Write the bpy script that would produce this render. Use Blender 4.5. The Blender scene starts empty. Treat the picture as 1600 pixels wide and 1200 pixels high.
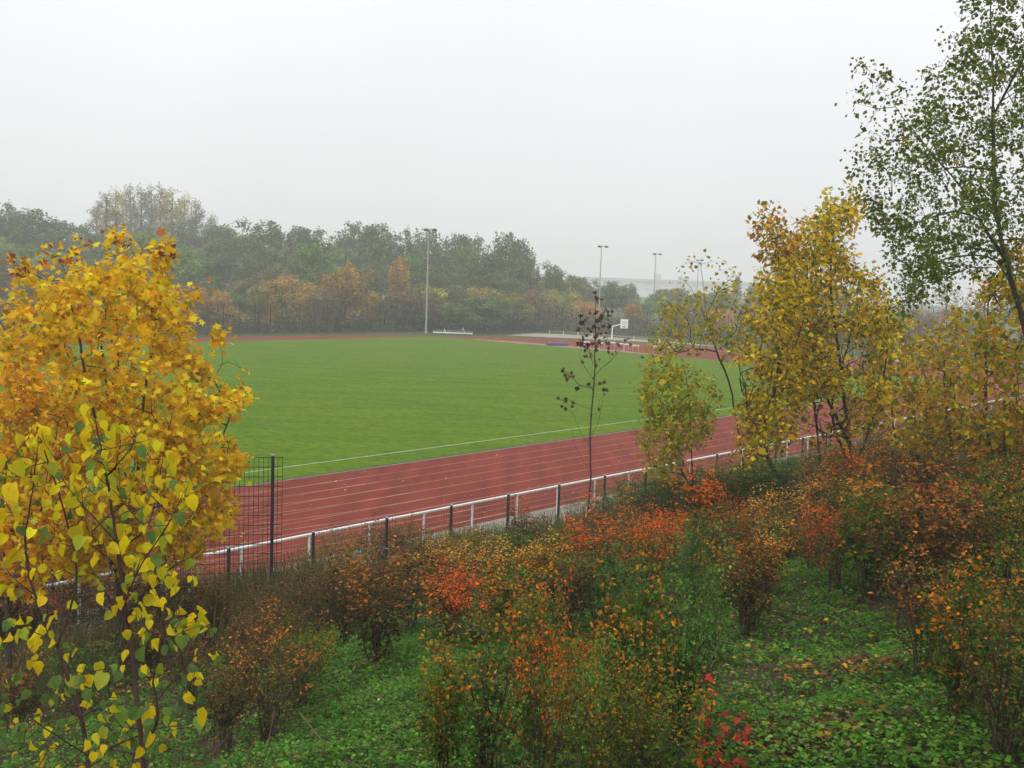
import bpy, math, random
import numpy as np

SC = bpy.context.scene
RNG = np.random.default_rng(11)
# ---------------------------------------------------------------- camera
F = 1650.0; CAMH = 8.5
PITCH, ROLL = 5.55, 2.0
cam_d = bpy.data.cameras.new('camera'); cam = bpy.data.objects.new('camera', cam_d)
SC.collection.objects.link(cam); SC.camera = cam
cam_d.sensor_width = 36.0; cam_d.lens = F / 1600.0 * 36.0
cam_d.clip_start = 0.05; cam_d.clip_end = 5000

def _rx(a): return np.array([[1,0,0],[0,math.cos(a),-math.sin(a)],[0,math.sin(a),math.cos(a)]])
def _rz(a): return np.array([[math.cos(a),-math.sin(a),0],[math.sin(a),math.cos(a),0],[0,0,1]])
CM = _rx(math.radians(90-PITCH)) @ _rz(math.radians(ROLL))
import mathutils
cam.matrix_world = mathutils.Matrix.Translation((0,0,CAMH)) @ mathutils.Matrix(CM.tolist()).to_4x4()

# ---------------------------------------------------------------- light
HAZE_DENSITY = 0.00112
SC.view_settings.view_transform = 'Standard'; SC.view_settings.look = 'None'
SC.view_settings.exposure = 0.0; SC.view_settings.gamma = 1.0
SC.view_settings.use_curve_mapping = False
SUN_EL, SUN_AZ = 48.0, 215.0          # azimuth clockwise from +Y
world = bpy.data.worlds.new('World'); SC.world = world; world.use_nodes = True
nt = world.node_tree; nt.nodes.clear()
def wn(t, **k):
    n = nt.nodes.new(t)
    for a, v in k.items(): setattr(n, a, v)
    return n
w_out = wn('ShaderNodeOutputWorld'); w_bg = wn('ShaderNodeBackground')
w_bg.inputs['Strength'].default_value = 0.1
w_sky = wn('ShaderNodeTexSky'); w_sky.sky_type = 'NISHITA'; w_sky.sun_disc = False
w_sky.sun_elevation = math.radians(SUN_EL); w_sky.sun_rotation = math.radians(SUN_AZ)
w_tc = wn('ShaderNodeTexCoord'); w_sep = wn('ShaderNodeSeparateXYZ')
nt.links.new(w_tc.outputs['Generated'], w_sep.inputs[0])
# overcast deck: brightness rises smoothly from the horizon to the zenith
w_mr = wn('ShaderNodeMapRange'); w_mr.clamp = True
w_mr.inputs['From Min'].default_value = 0.0; w_mr.inputs['From Max'].default_value = 1.0
w_mr.inputs['To Min'].default_value = 8.35; w_mr.inputs['To Max'].default_value = 17.5
nt.links.new(w_sep.outputs['Z'], w_mr.inputs['Value'])
w_noise = wn('ShaderNodeTexNoise'); w_noise.inputs['Scale'].default_value = 2.6; w_noise.inputs['Detail'].default_value = 3
nt.links.new(w_tc.outputs['Generated'], w_noise.inputs['Vector'])
w_nr = wn('ShaderNodeMapRange'); w_nr.inputs['To Min'].default_value = 0.93; w_nr.inputs['To Max'].default_value = 1.07
nt.links.new(w_noise.outputs['Fac'], w_nr.inputs['Value'])
w_mul = wn('ShaderNodeMath', operation='MULTIPLY')
nt.links.new(w_mr.outputs[0], w_mul.inputs[0]); nt.links.new(w_nr.outputs[0], w_mul.inputs[1])
w_col = wn('ShaderNodeVectorMath', operation='SCALE')
w_col.inputs[0].default_value = (0.972, 0.995, 1.0)
nt.links.new(w_mul.outputs[0], w_col.inputs['Scale'])
w_mix = wn('ShaderNodeMix'); w_mix.data_type = 'RGBA'; w_mix.inputs[0].default_value = 0.96
nt.links.new(w_sky.outputs[0], w_mix.inputs[6]); nt.links.new(w_col.outputs[0], w_mix.inputs[7])
nt.links.new(w_mix.outputs[2], w_bg.inputs['Color']); nt.links.new(w_bg.outputs[0], w_out.inputs['Surface'])

sd_ = bpy.data.lights.new('sun', 'SUN'); sd_.energy = 0.95; sd_.angle = math.radians(25); sd_.color = (1.0, 0.97, 0.92)
sun = bpy.data.objects.new('sun', sd_); SC.collection.objects.link(sun)
_az, _el = math.radians(SUN_AZ), math.radians(SUN_EL)
sun_dir = mathutils.Vector((math.sin(_az)*math.cos(_el), math.cos(_az)*math.cos(_el), math.sin(_el)))
sun.rotation_euler = sun_dir.to_track_quat('Z', 'Y').to_euler()
SC.cycles.max_bounces = 6; SC.cycles.volume_bounces = 1; SC.cycles.transparent_max_bounces = 6
SC.cycles.diffuse_bounces = 3; SC.cycles.transmission_bounces = 4
SC.cycles.pixel_filter_type = 'BLACKMAN_HARRIS'; SC.cycles.filter_width = 1.5
SC.cycles.use_denoising = True

# ---------------------------------------------------------------- geometry helpers
TH = math.radians(41.1)
E_ = np.array([math.sin(TH), math.cos(TH)]); N_ = np.array([-math.cos(TH), math.sin(TH)])
def sd2xy(s, D): return s*E_[0]+D*N_[0], s*E_[1]+D*N_[1]
def xy2sd(x, y): return x*E_[0]+y*E_[1], x*N_[0]+y*N_[1]
def ray(px, py):
    return CM @ np.array([(px-800)/F, -(py-600)/F, -1.0])
def at_depth(px, py, Y):
    d = ray(px, py); return np.array([0,0,CAMH]) + d*(Y/d[1])
def at_z(px, py, z=0.0):
    d = ray(px, py); return np.array([0,0,CAMH]) + d*((z-CAMH)/d[2])
def project(p):
    c = CM.T @ (np.array(p)-np.array([0,0,CAMH])); return 800+F*c[0]/-c[2], 600-F*c[1]/-c[2]
def sstep(a, b, x):
    t = np.clip((x-a)/(b-a), 0, 1); return t*t*(3-2*t)
def gz(x, y):
    x = np.asarray(x, float); y = np.asarray(y, float)
    s, D = xy2sd(x, y)
    bank = 0.5 + 0.275*(21-D)
    bank = np.where(D < -3, 0.5+0.275*24 + 0.05*(-3-D), bank)
    bank = np.minimum(bank, 9.5)
    bank = bank + 0.10*np.sin(x*0.9+1.3)*np.sin(y*0.8) + 0.05*np.sin(x*2.3+0.4*y)*np.cos(y*1.9)
    m = 1 - sstep(18.5, 22.6, D)
    flat = 0.0
    z = flat*(1-m) + bank*m
    # the low wooded hill beyond the far fence, dying out to the right
    hill = 7.0*sstep(126, 230, D)*(1-sstep(110, 230, s))
    return z + hill
def on_ground(px, py):
    d = ray(px, py); o = np.array([0,0,CAMH]); t = 2.0
    for i in range(4000):
        p = o+d*t
        if p[2] < gz(p[0], p[1]): break
        t += 0.02 + t*0.002
    return p
COL = SC.collection
def link(o, parent=None):
    COL.objects.link(o)
    if parent is not None: o.parent = parent
    return o
def new_mesh(name, V, faces_flat, loop_len, mats=(), col=None, smooth=False):
    """V (n,3); faces_flat flat vertex indices; loop_len = verts per face (int)."""
    me = bpy.data.meshes.new(name)
    V = np.asarray(V, np.float32); ff = np.asarray(faces_flat, np.int32).ravel()
    me.vertices.add(len(V)); me.vertices.foreach_set('co', V.ravel())
    me.loops.add(len(ff)); me.loops.foreach_set('vertex_index', ff)
    nf = len(ff)//loop_len
    me.polygons.add(nf); me.polygons.foreach_set('loop_start', np.arange(0, nf*loop_len, loop_len, dtype=np.int32))
    if smooth: me.polygons.foreach_set('use_smooth', np.ones(nf, bool))
    if col is not None:
        a = me.color_attributes.new('tint', 'FLOAT_COLOR', 'POINT')
        c = np.ones((len(V), 4), np.float32); c[:, :3] = col; a.data.foreach_set('color', c.ravel())
    for m in mats: me.materials.append(m)
    me.update(calc_edges=True)
    return me
class MB:
    """collects simple solids into one mesh"""
    def __init__(s): s.v = []; s.f = []
    def box(s, c, h, rz=0.0, R=None):
        b = len(s.v); cr, sr = math.cos(rz), math.sin(rz)
        for dx in (-1, 1):
            for dy in (-1, 1):
                for dz in (-1, 1):
                    q = np.array([dx*h[0], dy*h[1], dz*h[2]])
                    if R is not None: q = R @ q
                    x, y, z = q
                    s.v.append((c[0]+x*cr-y*sr, c[1]+x*sr+y*cr, c[2]+z))
        for f in ((0,1,3,2),(4,6,7,5),(0,4,5,1),(2,3,7,6),(0,2,6,4),(1,5,7,3)): s.f.append(tuple(b+i for i in f))
    def tube(s, pts, rad, n=8, cap=True):
        pts = [np.array(p, float) for p in pts]
        if not hasattr(rad, '__len__'): rad = [rad]*len(pts)
        b0 = len(s.v); up = np.array([0.13, 0.21, 1.0])
        for i, p in enumerate(pts):
            a = pts[max(i-1, 0)]; c = pts[min(i+1, len(pts)-1)]
            t = c-a; t = t/(np.linalg.norm(t)+1e-9)
            u = np.cross(t, up)
            if np.linalg.norm(u) < .15: u = np.cross(t, np.array([1.0, 0.1, 0]))
            u /= np.linalg.norm(u); w = np.cross(t, u)
            for k in range(n):
                an = 2*math.pi*k/n; s.v.append(tuple(p+rad[i]*(math.cos(an)*u+math.sin(an)*w)))
        for i in range(len(pts)-1):
            for k in range(n):
                k2 = (k+1) % n; a = b0+i*n
                s.f.append((a+k, a+k2, a+n+k2, a+n+k))
        if cap:
            s.f.append(tuple(b0+k for k in reversed(range(n)))); e = b0+(len(pts)-1)*n
            s.f.append(tuple(e+k for k in range(n)))
    def poly(s, pts):
        b = len(s.v); s.v += [tuple(p) for p in pts]; s.f.append(tuple(range(b, b+len(pts))))
    def mesh(s, name, mat, smooth=False):
        me = bpy.data.meshes.new(name); me.from_pydata(s.v, [], s.f); me.materials.append(mat)
        if smooth:
            for p in me.polygons: p.use_smooth = len(p.vertices) == 4
        me.update(); return me
    def build(s, name, mat, parent=None, loc=None, smooth=False):
        o = bpy.data.objects.new(name, s.mesh(name, mat, smooth))
        if loc is not None: o.location = loc
        return link(o, parent)
THINGS = []
def tag(o, label=None, cat=None, group=None, kind=None, px=None):
    if cat: o['category'] = cat
    if group: o['group'] = group
    if kind: o['kind'] = kind
    if label:
        o['label'] = label
        THINGS.append((o, px if px is not None else 0))
    return o
def empty(name, loc, rz=0.0, scale=None):
    o = bpy.data.objects.new(name, None); o.empty_display_size = .3
    o.location = loc; o.rotation_euler = (0, 0, rz)
    if scale is not None: o.scale = scale
    return link(o)

# ---------------------------------------------------------------- materials
def mat(name, base, rough=.8, noise=None, spec=.12, bump=0.0, metallic=0.0):
    m = bpy.data.materials.new(name); m.use_nodes = True; t = m.node_tree
    b = t.nodes['Principled BSDF']; b.inputs['Roughness'].default_value = rough
    b.inputs['Base Color'].default_value = (*base, 1); b.inputs['Specular IOR Level'].default_value = spec
    b.inputs['Metallic'].default_value = metallic
    if noise:
        (sc, c2) = noise
        tc = t.nodes.new('ShaderNodeTexCoord'); nz = t.nodes.new('ShaderNodeTexNoise'); nz.inputs['Scale'].default_value = sc
        nz.inputs['Detail'].default_value = 6; nz.inputs['Roughness'].default_value = .65
        t.links.new(tc.outputs['Object'], nz.inputs['Vector'])
        mr = t.nodes.new('ShaderNodeMapRange'); mr.inputs['From Min'].default_value = .32; mr.inputs['From Max'].default_value = .68
        t.links.new(nz.outputs['Fac'], mr.inputs['Value'])
        mx = t.nodes.new('ShaderNodeMix'); mx.data_type = 'RGBA'
        mx.inputs[6].default_value = (*base, 1); mx.inputs[7].default_value = (*c2, 1)
        t.links.new(mr.outputs[0], mx.inputs[0]); t.links.new(mx.outputs[2], b.inputs['Base Color'])
        if bump:
            bp = t.nodes.new('ShaderNodeBump'); bp.inputs['Strength'].default_value = bump; bp.inputs['Distance'].default_value = .02
            t.links.new(nz.outputs['Fac'], bp.inputs['Height']); t.links.new(bp.outputs[0], b.inputs['Normal'])
    return m
def leafmat(name, trans=.35, rough=.5, spec=.25, spots=3.0):
    m = bpy.data.materials.new(name); m.use_nodes = True; t = m.node_tree; t.nodes.clear()
    out = t.nodes.new('ShaderNodeOutputMaterial'); b = t.nodes.new('ShaderNodeBsdfPrincipled')
    b.inputs['Roughness'].default_value = rough; b.inputs['Specular IOR Level'].default_value = spec
    at = t.nodes.new('ShaderNodeAttribute'); at.attribute_name = 'tint'
    oi = t.nodes.new('ShaderNodeObjectInfo')
    mx = t.nodes.new('ShaderNodeMix'); mx.data_type = 'RGBA'; mx.blend_type = 'MULTIPLY'; mx.inputs[0].default_value = 1
    t.links.new(at.outputs['Color'], mx.inputs[6]); t.links.new(oi.outputs['Color'], mx.inputs[7])
    nz = t.nodes.new('ShaderNodeTexNoise'); nz.inputs['Scale'].default_value = spots; nz.inputs['Detail'].default_value = 5
    tc = t.nodes.new('ShaderNodeTexCoord'); t.links.new(tc.outputs['Object'], nz.inputs['Vector'])
    mr = t.nodes.new('ShaderNodeMapRange'); mr.inputs['From Min'].default_value = .54; mr.inputs['From Max'].default_value = .78; mr.inputs['To Max'].default_value = .6 if spots else 0.0
    t.links.new(nz.outputs['Fac'], mr.inputs['Value'])
    m2 = t.nodes.new('ShaderNodeMix'); m2.data_type = 'RGBA'; m2.inputs[7].default_value = (.42,.24,.02,1)
    t.links.new(mr.outputs[0], m2.inputs[0]); t.links.new(mx.outputs[2], m2.inputs[6]); mx = m2
    t.links.new(mx.outputs[2], b.inputs['Base Color'])
    tr = t.nodes.new('ShaderNodeBsdfTranslucent'); t.links.new(mx.outputs[2], tr.inputs['Color'])
    ms = t.nodes.new('ShaderNodeMixShader'); ms.inputs[0].default_value = trans
    t.links.new(b.outputs[0], ms.inputs[1]); t.links.new(tr.outputs[0], ms.inputs[2])
    t.links.new(ms.outputs[0], out.inputs['Surface'])
    return m
LEAF = leafmat('leaf', .38, .75, .06, 0.0); LEAF_BIG = leafmat('leaf_large', .42, .6, .10)
FARLEAF = leafmat('far_leaf', .2, .8, .03, 0.0)
BARK = mat('bark_grey_brown', (.055,.042,.033), .9, (9.0, (.10,.085,.07)), .1, .5)
BARK_DK = mat('bark_dark', (.035,.024,.02), .9, (14.0, (.07,.05,.042)), .1, .4)
TWIG = mat('twig_purple_brown', (.06,.032,.03), .8, (20.0, (.10,.06,.05)), .15)
WHITE = mat('white_paint', (.84,.84,.82), .5, (1.7, (.72,.73,.70)), .3)
DARKGREEN = mat('dark_green_coated_steel', (.018,.026,.025), .5, None, .4)
STEEL = mat('galvanised_steel', (.36,.37,.37), .5, (3.0, (.30,.31,.31)), .4)
LAMPDK = mat('lamp_housing_dark', (.05,.05,.055), .5)

# ---------------------------------------------------------------- leaf templates (x side, y along, z normal)
def tmpl_diamond():
    V = np.array([[0,0,0],[.42,.45,.06],[0,1,-.08],[-.42,.45,.06]]); return V, np.array([[0,1,2,3]]), 4
def tmpl_heart():
    ring = [(0,.07),(.18,0),(.36,.11),(.435,.34),(.39,.62),(.22,.87),(0,1.06),(-.22,.87),(-.39,.62),(-.435,.34),(-.36,.11),(-.18,0)]
    V = [[0,.42,-.05]]
    for x, y in ring: V.append([x, y, .34*abs(x) - .30*(y-.3)**2 + .05*math.sin(9*y+4*x)])
    F_ = [[0, i, i % 12 + 1] for i in range(1, 13)]
    return np.array(V), np.array(F_), 3
def tmpl_maple():
    ring = [(0,0),(.25,-.06),(.44,-.10),(.34,.16),(.66,.34),(.40,.42),(.30,.58),(.14,.62),(0,1.0),(-.14,.62),(-.30,.58),(-.40,.42),(-.66,.34),(-.34,.16),(-.44,-.10),(-.25,-.06)]
    V = [[0,.32,0]]
    for x, y in ring: V.append([x, y, -.25*(x*x+(y-.3)**2)])
    n = len(ring); return np.array(V), np.array([[0, i, i % n + 1] for i in range(1, n+1)]), 3
T_DIA, T_HEART, T_MAPLE = tmpl_diamond(), tmpl_heart(), tmpl_maple()
def unit(v): return v/(np.linalg.norm(v, axis=-1, keepdims=True)+1e-9)
def leaf_frames(axis, nrm):
    a = unit(axis); n = nrm - (nrm*a).sum(-1, keepdims=True)*a; n = unit(n); return np.cross(a, n), a, n
def leaves_mesh(name, pos, axis, nrm, size, col, T, material):
    V0, F0, k = T; s, a, n = leaf_frames(axis, nrm); N = len(pos)
    size = np.asarray(size).reshape(-1, 1, 1)*np.ones((N, 1, 1))
    V = pos[:, None, :] + size*(V0[None, :, 0:1]*s[:, None, :]+V0[None, :, 1:2]*a[:, None, :]+V0[None, :, 2:3]*n[:, None, :])
    FF = (F0[None] + (np.arange(N)*len(V0))[:, None, None])
    C = np.repeat(col, len(V0), axis=0)
    return new_mesh(name, V.reshape(-1, 3), FF.ravel(), k, (material,), C)
def pal(rng, n, cols, w=None, jit=.18, t=None):
    """random palette pick; t in 0..1 shifts the choice along the list (first = low on the plant)"""
    cols = np.array(cols, float); m = len(cols)
    if t is None:
        w = np.array(w if w is not None else [1]*m, float); w /= w.sum()
        i = rng.choice(m, n, p=w)
    else:
        i = np.clip(np.round(t*(m-1)+rng.normal(0, .9, n)), 0, m-1).astype(int)
    c = cols[i]
    v = np.exp(rng.normal(0, jit, (n, 1))); h = np.exp(rng.normal(0, jit*.35, (n, 3)))
    return np.clip(c*v*h, .002, .9)

# ---------------------------------------------------------------- tree growing
class Skel:
    def __init__(s): s.p = []; s.par = []
    def add(s, p, par): s.p.append(np.array(p, float)); s.par.append(par); return len(s.p)-1
def catmull(pts, per):
    pts = [np.array(p, float) for p in pts]; P = [2*pts[0]-pts[1]]+pts+[2*pts[-1]-pts[-2]]; out = []
    for i in range(1, len(P)-2):
        for k in range(per):
            t = k/per; a, b, c, d = P[i-1], P[i], P[i+1], P[i+2]
            out.append(.5*((2*b)+(-a+c)*t+(2*a-5*b+4*c-d)*t*t+(-a+3*b-3*c+d)*t**3))
    out.append(P[-2]); return out
def grow(trunks, attr, rng, step, up=.6, jit=.12, base_z_min=None):
    """trunks: list of 3-D polylines (the first starts at the ground; later ones fork from the nearest node)."""
    S = Skel(); ends = []
    for ti, tr in enumerate(trunks):
        L = sum(np.linalg.norm(np.array(tr[i+1])-np.array(tr[i])) for i in range(len(tr)-1))
        per = max(2, int(L/(len(tr)-1)/step)); pts = catmull(tr, per)
        if ti == 0: par = -1
        else:
            A = np.array(S.p); d = np.linalg.norm(A-pts[0], axis=1); par = int(d.argmin())
            if d[par] > step*4: par = -1
        for p in pts: par = S.add(p+rng.normal(0, step*.03, 3)*(par >= 0), par)
    trunkA = np.array(S.p)
    dist = np.array([np.linalg.norm(trunkA-a, axis=1).min() for a in attr]) if len(attr) else []
    order = np.argsort(dist)
    cap = len(S.p)+len(attr)*40; P = np.zeros((cap, 3)); n = len(S.p); P[:n] = trunkA
    for oi in order:
        a = attr[oi]; V = a-P[:n]; d = np.linalg.norm(V, axis=1)+1e-6
        cost = d*(1+up*(1-V[:, 2]/d))
        if base_z_min is not None: cost = cost + (P[:n, 2] < base_z_min)*50
        j = int(cost.argmin()); dd = d[j]; k = max(1, int(dd/step)); start = P[j].copy()
        pj = S.par[j]; d0 = (P[j]-P[pj]) if pj >= 0 else np.array([0, 0, 1.]); d0 = d0/(np.linalg.norm(d0)+1e-9)
        c = start + d0*dd*.25 + (a-start)*.25; par = j
        if n+k >= cap-2: break
        for i in range(1, k+1):
            t = i/k; q = (1-t)**2*start+2*(1-t)*t*c+t*t*a
            if i < k: q = q+rng.normal(0, jit*step, 3)
            par = S.add(q, par); P[n] = q; n += 1
        ends.append(par)
    return S, ends
def skel_radii(S, r_tip, expo=.5, r_max=None):
    n = len(S.p); cnt = np.zeros(n); child = [[] for _ in range(n)]
    for i in range(n):
        if S.par[i] >= 0: child[S.par[i]].append(i)
    for i in range(n-1, -1, -1):
        if not child[i]: cnt[i] = 1
        if S.par[i] >= 0: cnt[S.par[i]] += cnt[i]
    r = r_tip*cnt**expo
    if r_max: r = np.minimum(r, r_max)
    return r, cnt, child
def skel_mesh(name, S, r, child, cnt, material, min_r=0.0):
    V = []; Fq = []; n = len(S.p); done = np.zeros(n, bool); b = 0
    P = np.array(S.p)
    roots = [i for i in range(n) if S.par[i] < 0]; stack = [(i, i) for i in roots]
    while stack:
        st, nx = stack.pop()
        chain = [st] if st == nx else [st, nx]
        cur = nx
        while child[cur]:
            ch = sorted(child[cur], key=lambda q: -cnt[q])
            for q in ch[1:]: stack.append((cur, q))
            cur = ch[0]; chain.append(cur)
        if len(chain) < 2: continue
        pts = P[chain]; rr = r[chain].copy()
        if st != nx: rr[0] = min(rr[0], rr[1]*1.15)
        if rr.max() < min_r: continue
        rr[-1] *= .5
        sides = 7 if rr.max() > .03 else (4 if rr.max() > .008 else 3)
        t = np.gradient(pts, axis=0); t = unit(t)
        ref = np.array([.3, .2, 1.0]); u = np.cross(t, ref); u = unit(u+1e-6); w = np.cross(t, u)
        an = 2*np.pi*np.arange(sides)/sides
        ring = pts[:, None]+rr[:, None, None]*(np.cos(an)[None, :, None]*u[:, None]+np.sin(an)[None, :, None]*w[:, None])
        V.append(ring.reshape(-1, 3)); m = len(chain); k = np.arange(sides); k2 = (k+1) % sides
        for i in range(m-1):
            a = b+i*sides; Fq.append(np.stack([a+k, a+k2, a+sides+k2, a+sides+k], 1))
        b += m*sides
    return new_mesh(name, np.concatenate(V), np.concatenate(Fq).ravel(), 4, (material,), smooth=True)

def inside(poly, X, Y):
    poly = np.array(poly, float); r = np.zeros(len(X), bool); n = len(poly); j = n-1
    for i in range(n):
        xi, yi = poly[i]; xj, yj = poly[j]
        c = ((yi > Y) != (yj > Y)) & (X < (xj-xi)*(Y-yi)/(yj-yi+1e-9)+xi); r ^= c; j = i
    return r
def edge_dist(poly, X, Y):
    poly = np.array(poly, float); best = np.full(len(X), 1e9)
    for i in range(len(poly)):
        a = poly[i]; b = poly[(i+1) % len(poly)]; ab = b-a; L = (ab**2).sum()+1e-9
        t = np.clip(((X-a[0])*ab[0]+(Y-a[1])*ab[1])/L, 0, 1)
        best = np.minimum(best, np.hypot(X-a[0]-t*ab[0], Y-a[1]-t*ab[1]))
    return best
def sample_crown(poly, Z, thick, n, rng, round_px=80):
    """points filling a crown whose outline seen from the path is poly; real depth 2*thick about distance Z"""
    P = np.array(poly, float); lo, hi = P.min(0), P.max(0); X = []; Y = []
    while len(X) < n:
        x = rng.uniform(lo[0], hi[0], n*2); y = rng.uniform(lo[1], hi[1], n*2); k = inside(poly, x, y)
        X += list(x[k]); Y += list(y[k])
    X = np.array(X[:n]); Y = np.array(Y[:n])
    ed = np.clip(edge_dist(poly, X, Y)/round_px, .05, 1); half = thick*np.sqrt(1-(1-ed)**2)
    dz = rng.uniform(-1, 1, n)*half
    return np.array([at_depth(X[i], Y[i], Z+dz[i]) for i in range(n)])
def pxline(pts, Z, ground=True, dz=None):
    """pixel polyline -> 3-D points at distance Z; the first point is dropped to the ground"""
    out = []
    for i, p in enumerate(pts):
        z = Z + (p[2] if len(p) > 2 else 0); out.append(at_depth(p[0], p[1], z))
    if ground:
        q = out[0].copy(); q[2] = gz(q[0], q[1])-.05
        if out[0][2] > q[2]+.15: out = [q]+out
        else: out[0] = q
        # keep only points above the foot
        out = [out[0]]+[p for p in out[1:] if p[2] > q[2]+.1]
    return out
def put(name, mesh, parent, origin):
    """mesh is in world coordinates: shift it so that its object sits at the thing's origin"""
    mesh.transform(mathutils.Matrix.Translation([-float(c) for c in origin]))
    o = bpy.data.objects.new(name, mesh); return link(o, parent)
def leaf_cloud(ends, S, rng, per, spread, droop=.2, flat=.5):
    P = np.array([S.p[e] for e in ends]); n = len(P)*per
    base = np.repeat(P, per, axis=0); off = rng.normal(0, 1, (n, 3)); off = unit(off)*(rng.uniform(0, 1, (n, 1))**.6)*spread
    pos = base+off
    axis = unit(off+rng.normal(0, .5*spread, (n, 3)))+np.array([0, 0, -droop]); nrm = rng.normal(0, 1, (n, 3)); nrm[:, 2] = np.abs(nrm[:, 2])+flat
    return pos, axis, nrm

# ================================================================ SETTING
def struct(o, kind='structure'): o['kind'] = kind; return o
M_BANK = mat('bank_soil', (.040,.026,.018), .95, (6.0, (.065,.045,.030)), .1, 1.0)
M_VERGE = mat('verge_grass', (.050,.075,.018), .95, (.5, (.065,.070,.022)), .1, .2)
def make_ground():
    s = np.concatenate([np.arange(-700,-60,40), np.arange(-60,-12,4), np.arange(-12,75,.45), np.arange(75,300,6), np.arange(300,1001,50)])
    D = np.concatenate([np.arange(-300,-30,30), np.arange(-30,-6,3), np.arange(-6,23.5,.4), np.arange(23.5,124,6), np.arange(124,250,5), np.arange(250,1001,50)])
    SS, DD = np.meshgrid(s, D, indexing='ij'); x, y = sd2xy(SS, DD); z = gz(x, y)
    V = np.stack([x, y, z], -1).reshape(-1, 3); n, m = SS.shape
    i, j = np.meshgrid(np.arange(n-1), np.arange(m-1), indexing='ij'); a = (i*m+j).ravel()
    Fq = np.stack([a, a+m, a+m+1, a+1], 1)
    me = new_mesh('ground', V, Fq.ravel(), 4, (M_BANK, M_VERGE), smooth=True)
    Dc = DD[:-1, :-1].ravel()
    me.polygons.foreach_set('material_index', ((Dc > 22.4)).astype(np.int32))
    struct(link(bpy.data.objects.new('ground', me)))
make_ground()
def sheet(name, pts_sd, z, material, kind='structure', parent=None):
    mb = MB(); P = []
    for s, D in pts_sd: x, y = sd2xy(s, D); P.append((x, y, z))
    mb.poly(P); me = mb.mesh(name, material); o = bpy.data.objects.new(name, me)
    if me.polygons[0].normal.z < 0: me.flip_normals()
    link(o, parent)
    if parent is None: struct(o, kind)
    return o
# outer edge of the red track, right bend as seen, left bend mirrored
RB = [(95,118),(103,115.6),(112,111.5),(118,107.5),(123.5,102.5),(128,95),(132,85),(134.5,75),(135.8,65),(134.5,54),(130,43),(122,33.5),(112,27.5),(103,25.1),(95,24.7)]
RBs = [np.array(p) for p in catmull([np.array(p, float) for p in RB], 5)]
LB = [np.array([125.2-p[0], p[1]]) for p in RBs][::-1]
LOOPC = RBs + [np.array(p) for p in ((20.,24.7),(9.,24.7),(9.,34.9),(9.,35.1))] + [p for p in LB if p[1] >= 35.2]   # with the sprint chute at the left
LOOP = RBs + LB        # right bend (far -> near), then left bend (near -> far)
def track_mat():
    m = mat('tartan_red', (.195,.034,.018), .85, (.8, (.148,.027,.015)), .06); t = m.node_tree
    b = t.nodes['Principled BSDF']; src = b.inputs['Base Color'].links[0].from_socket
    tc = t.nodes.new('ShaderNodeTexCoord'); mp = t.nodes.new('ShaderNodeMapping'); mp.inputs['Rotation'].default_value = (0,0,TH)
    mp.inputs['Scale'].default_value = (1.2,.06,1); nz = t.nodes.new('ShaderNodeTexNoise'); nz.inputs['Scale'].default_value = 1; nz.inputs['Detail'].default_value = 4
    t.links.new(tc.outputs['Object'], mp.inputs[0]); t.links.new(mp.outputs[0], nz.inputs['Vector'])
    mr = t.nodes.new('ShaderNodeMapRange'); mr.inputs['From Min'].default_value=.35; mr.inputs['From Max'].default_value=.65; mr.inputs['To Min'].default_value = .82; mr.inputs['To Max'].default_value = 1.15
    sc = t.nodes.new('ShaderNodeVectorMath'); sc.operation = 'SCALE'
    t.links.new(nz.outputs['Fac'], mr.inputs['Value']); t.links.new(src, sc.inputs[0]); t.links.new(mr.outputs[0], sc.inputs['Scale'])
    t.links.new(sc.outputs[0], b.inputs['Base Color']); return m
M_TRACK = track_mat()
track = sheet('running_track', LOOPC, .012, M_TRACK)
def field_mat():
    m = mat('pitch_grass', (.064,.150,.010), .9, (.06, (.084,.166,.012)), .0); t = m.node_tree
    b = t.nodes['Principled BSDF']; src = b.inputs['Base Color'].links[0].from_socket
    tc = t.nodes.new('ShaderNodeTexCoord'); last = src
    for (sx, sy, rot, lo, hi, c) in ((.16,.22,0,.40,.60,(.100,.175,.010)), (.9,1.6,.4,.42,.60,(.036,.112,.006)), (.12,.55,.12,.42,.64,(.125,.190,.012)), (4.5,6,.2,.45,.60,(.115,.150,.014)), (2.2,3.5,.9,.50,.62,(.040,.100,.006))):
        mp = t.nodes.new('ShaderNodeMapping'); mp.inputs['Rotation'].default_value = (0,0,rot); mp.inputs['Scale'].default_value = (sx,sy,1)
        nz = t.nodes.new('ShaderNodeTexNoise'); nz.inputs['Scale'].default_value = 1; nz.inputs['Detail'].default_value = 5; nz.inputs['Roughness'].default_value = .6
        t.links.new(tc.outputs['Object'], mp.inputs[0]); t.links.new(mp.outputs[0], nz.inputs['Vector'])
        mr = t.nodes.new('ShaderNodeMapRange'); mr.inputs['From Min'].default_value = lo; mr.inputs['From Max'].default_value = hi; mr.inputs['To Max'].default_value = .85
        t.links.new(nz.outputs['Fac'], mr.inputs['Value'])
        mx = t.nodes.new('ShaderNodeMix'); mx.data_type = 'RGBA'; mx.inputs[7].default_value = (*c, 1)
        t.links.new(mr.outputs[0], mx.inputs[0]); t.links.new(last, mx.inputs[6]); last = mx.outputs[2]
    t.links.new(last, b.inputs['Base Color'])
    return m
field = sheet('playing_field', [(14.9,35.2),(110.3,35.2),(110.3,110.9),(14.9,110.9)], .020, field_mat())
M_LINE = mat('line_paint_worn', (.40,.25,.23), .7, (.9, (.22,.09,.08)))
M_TOUCH = mat('touchline_chalk', (.40,.46,.36), .8, (1.5, (.20,.30,.13)))
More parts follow.
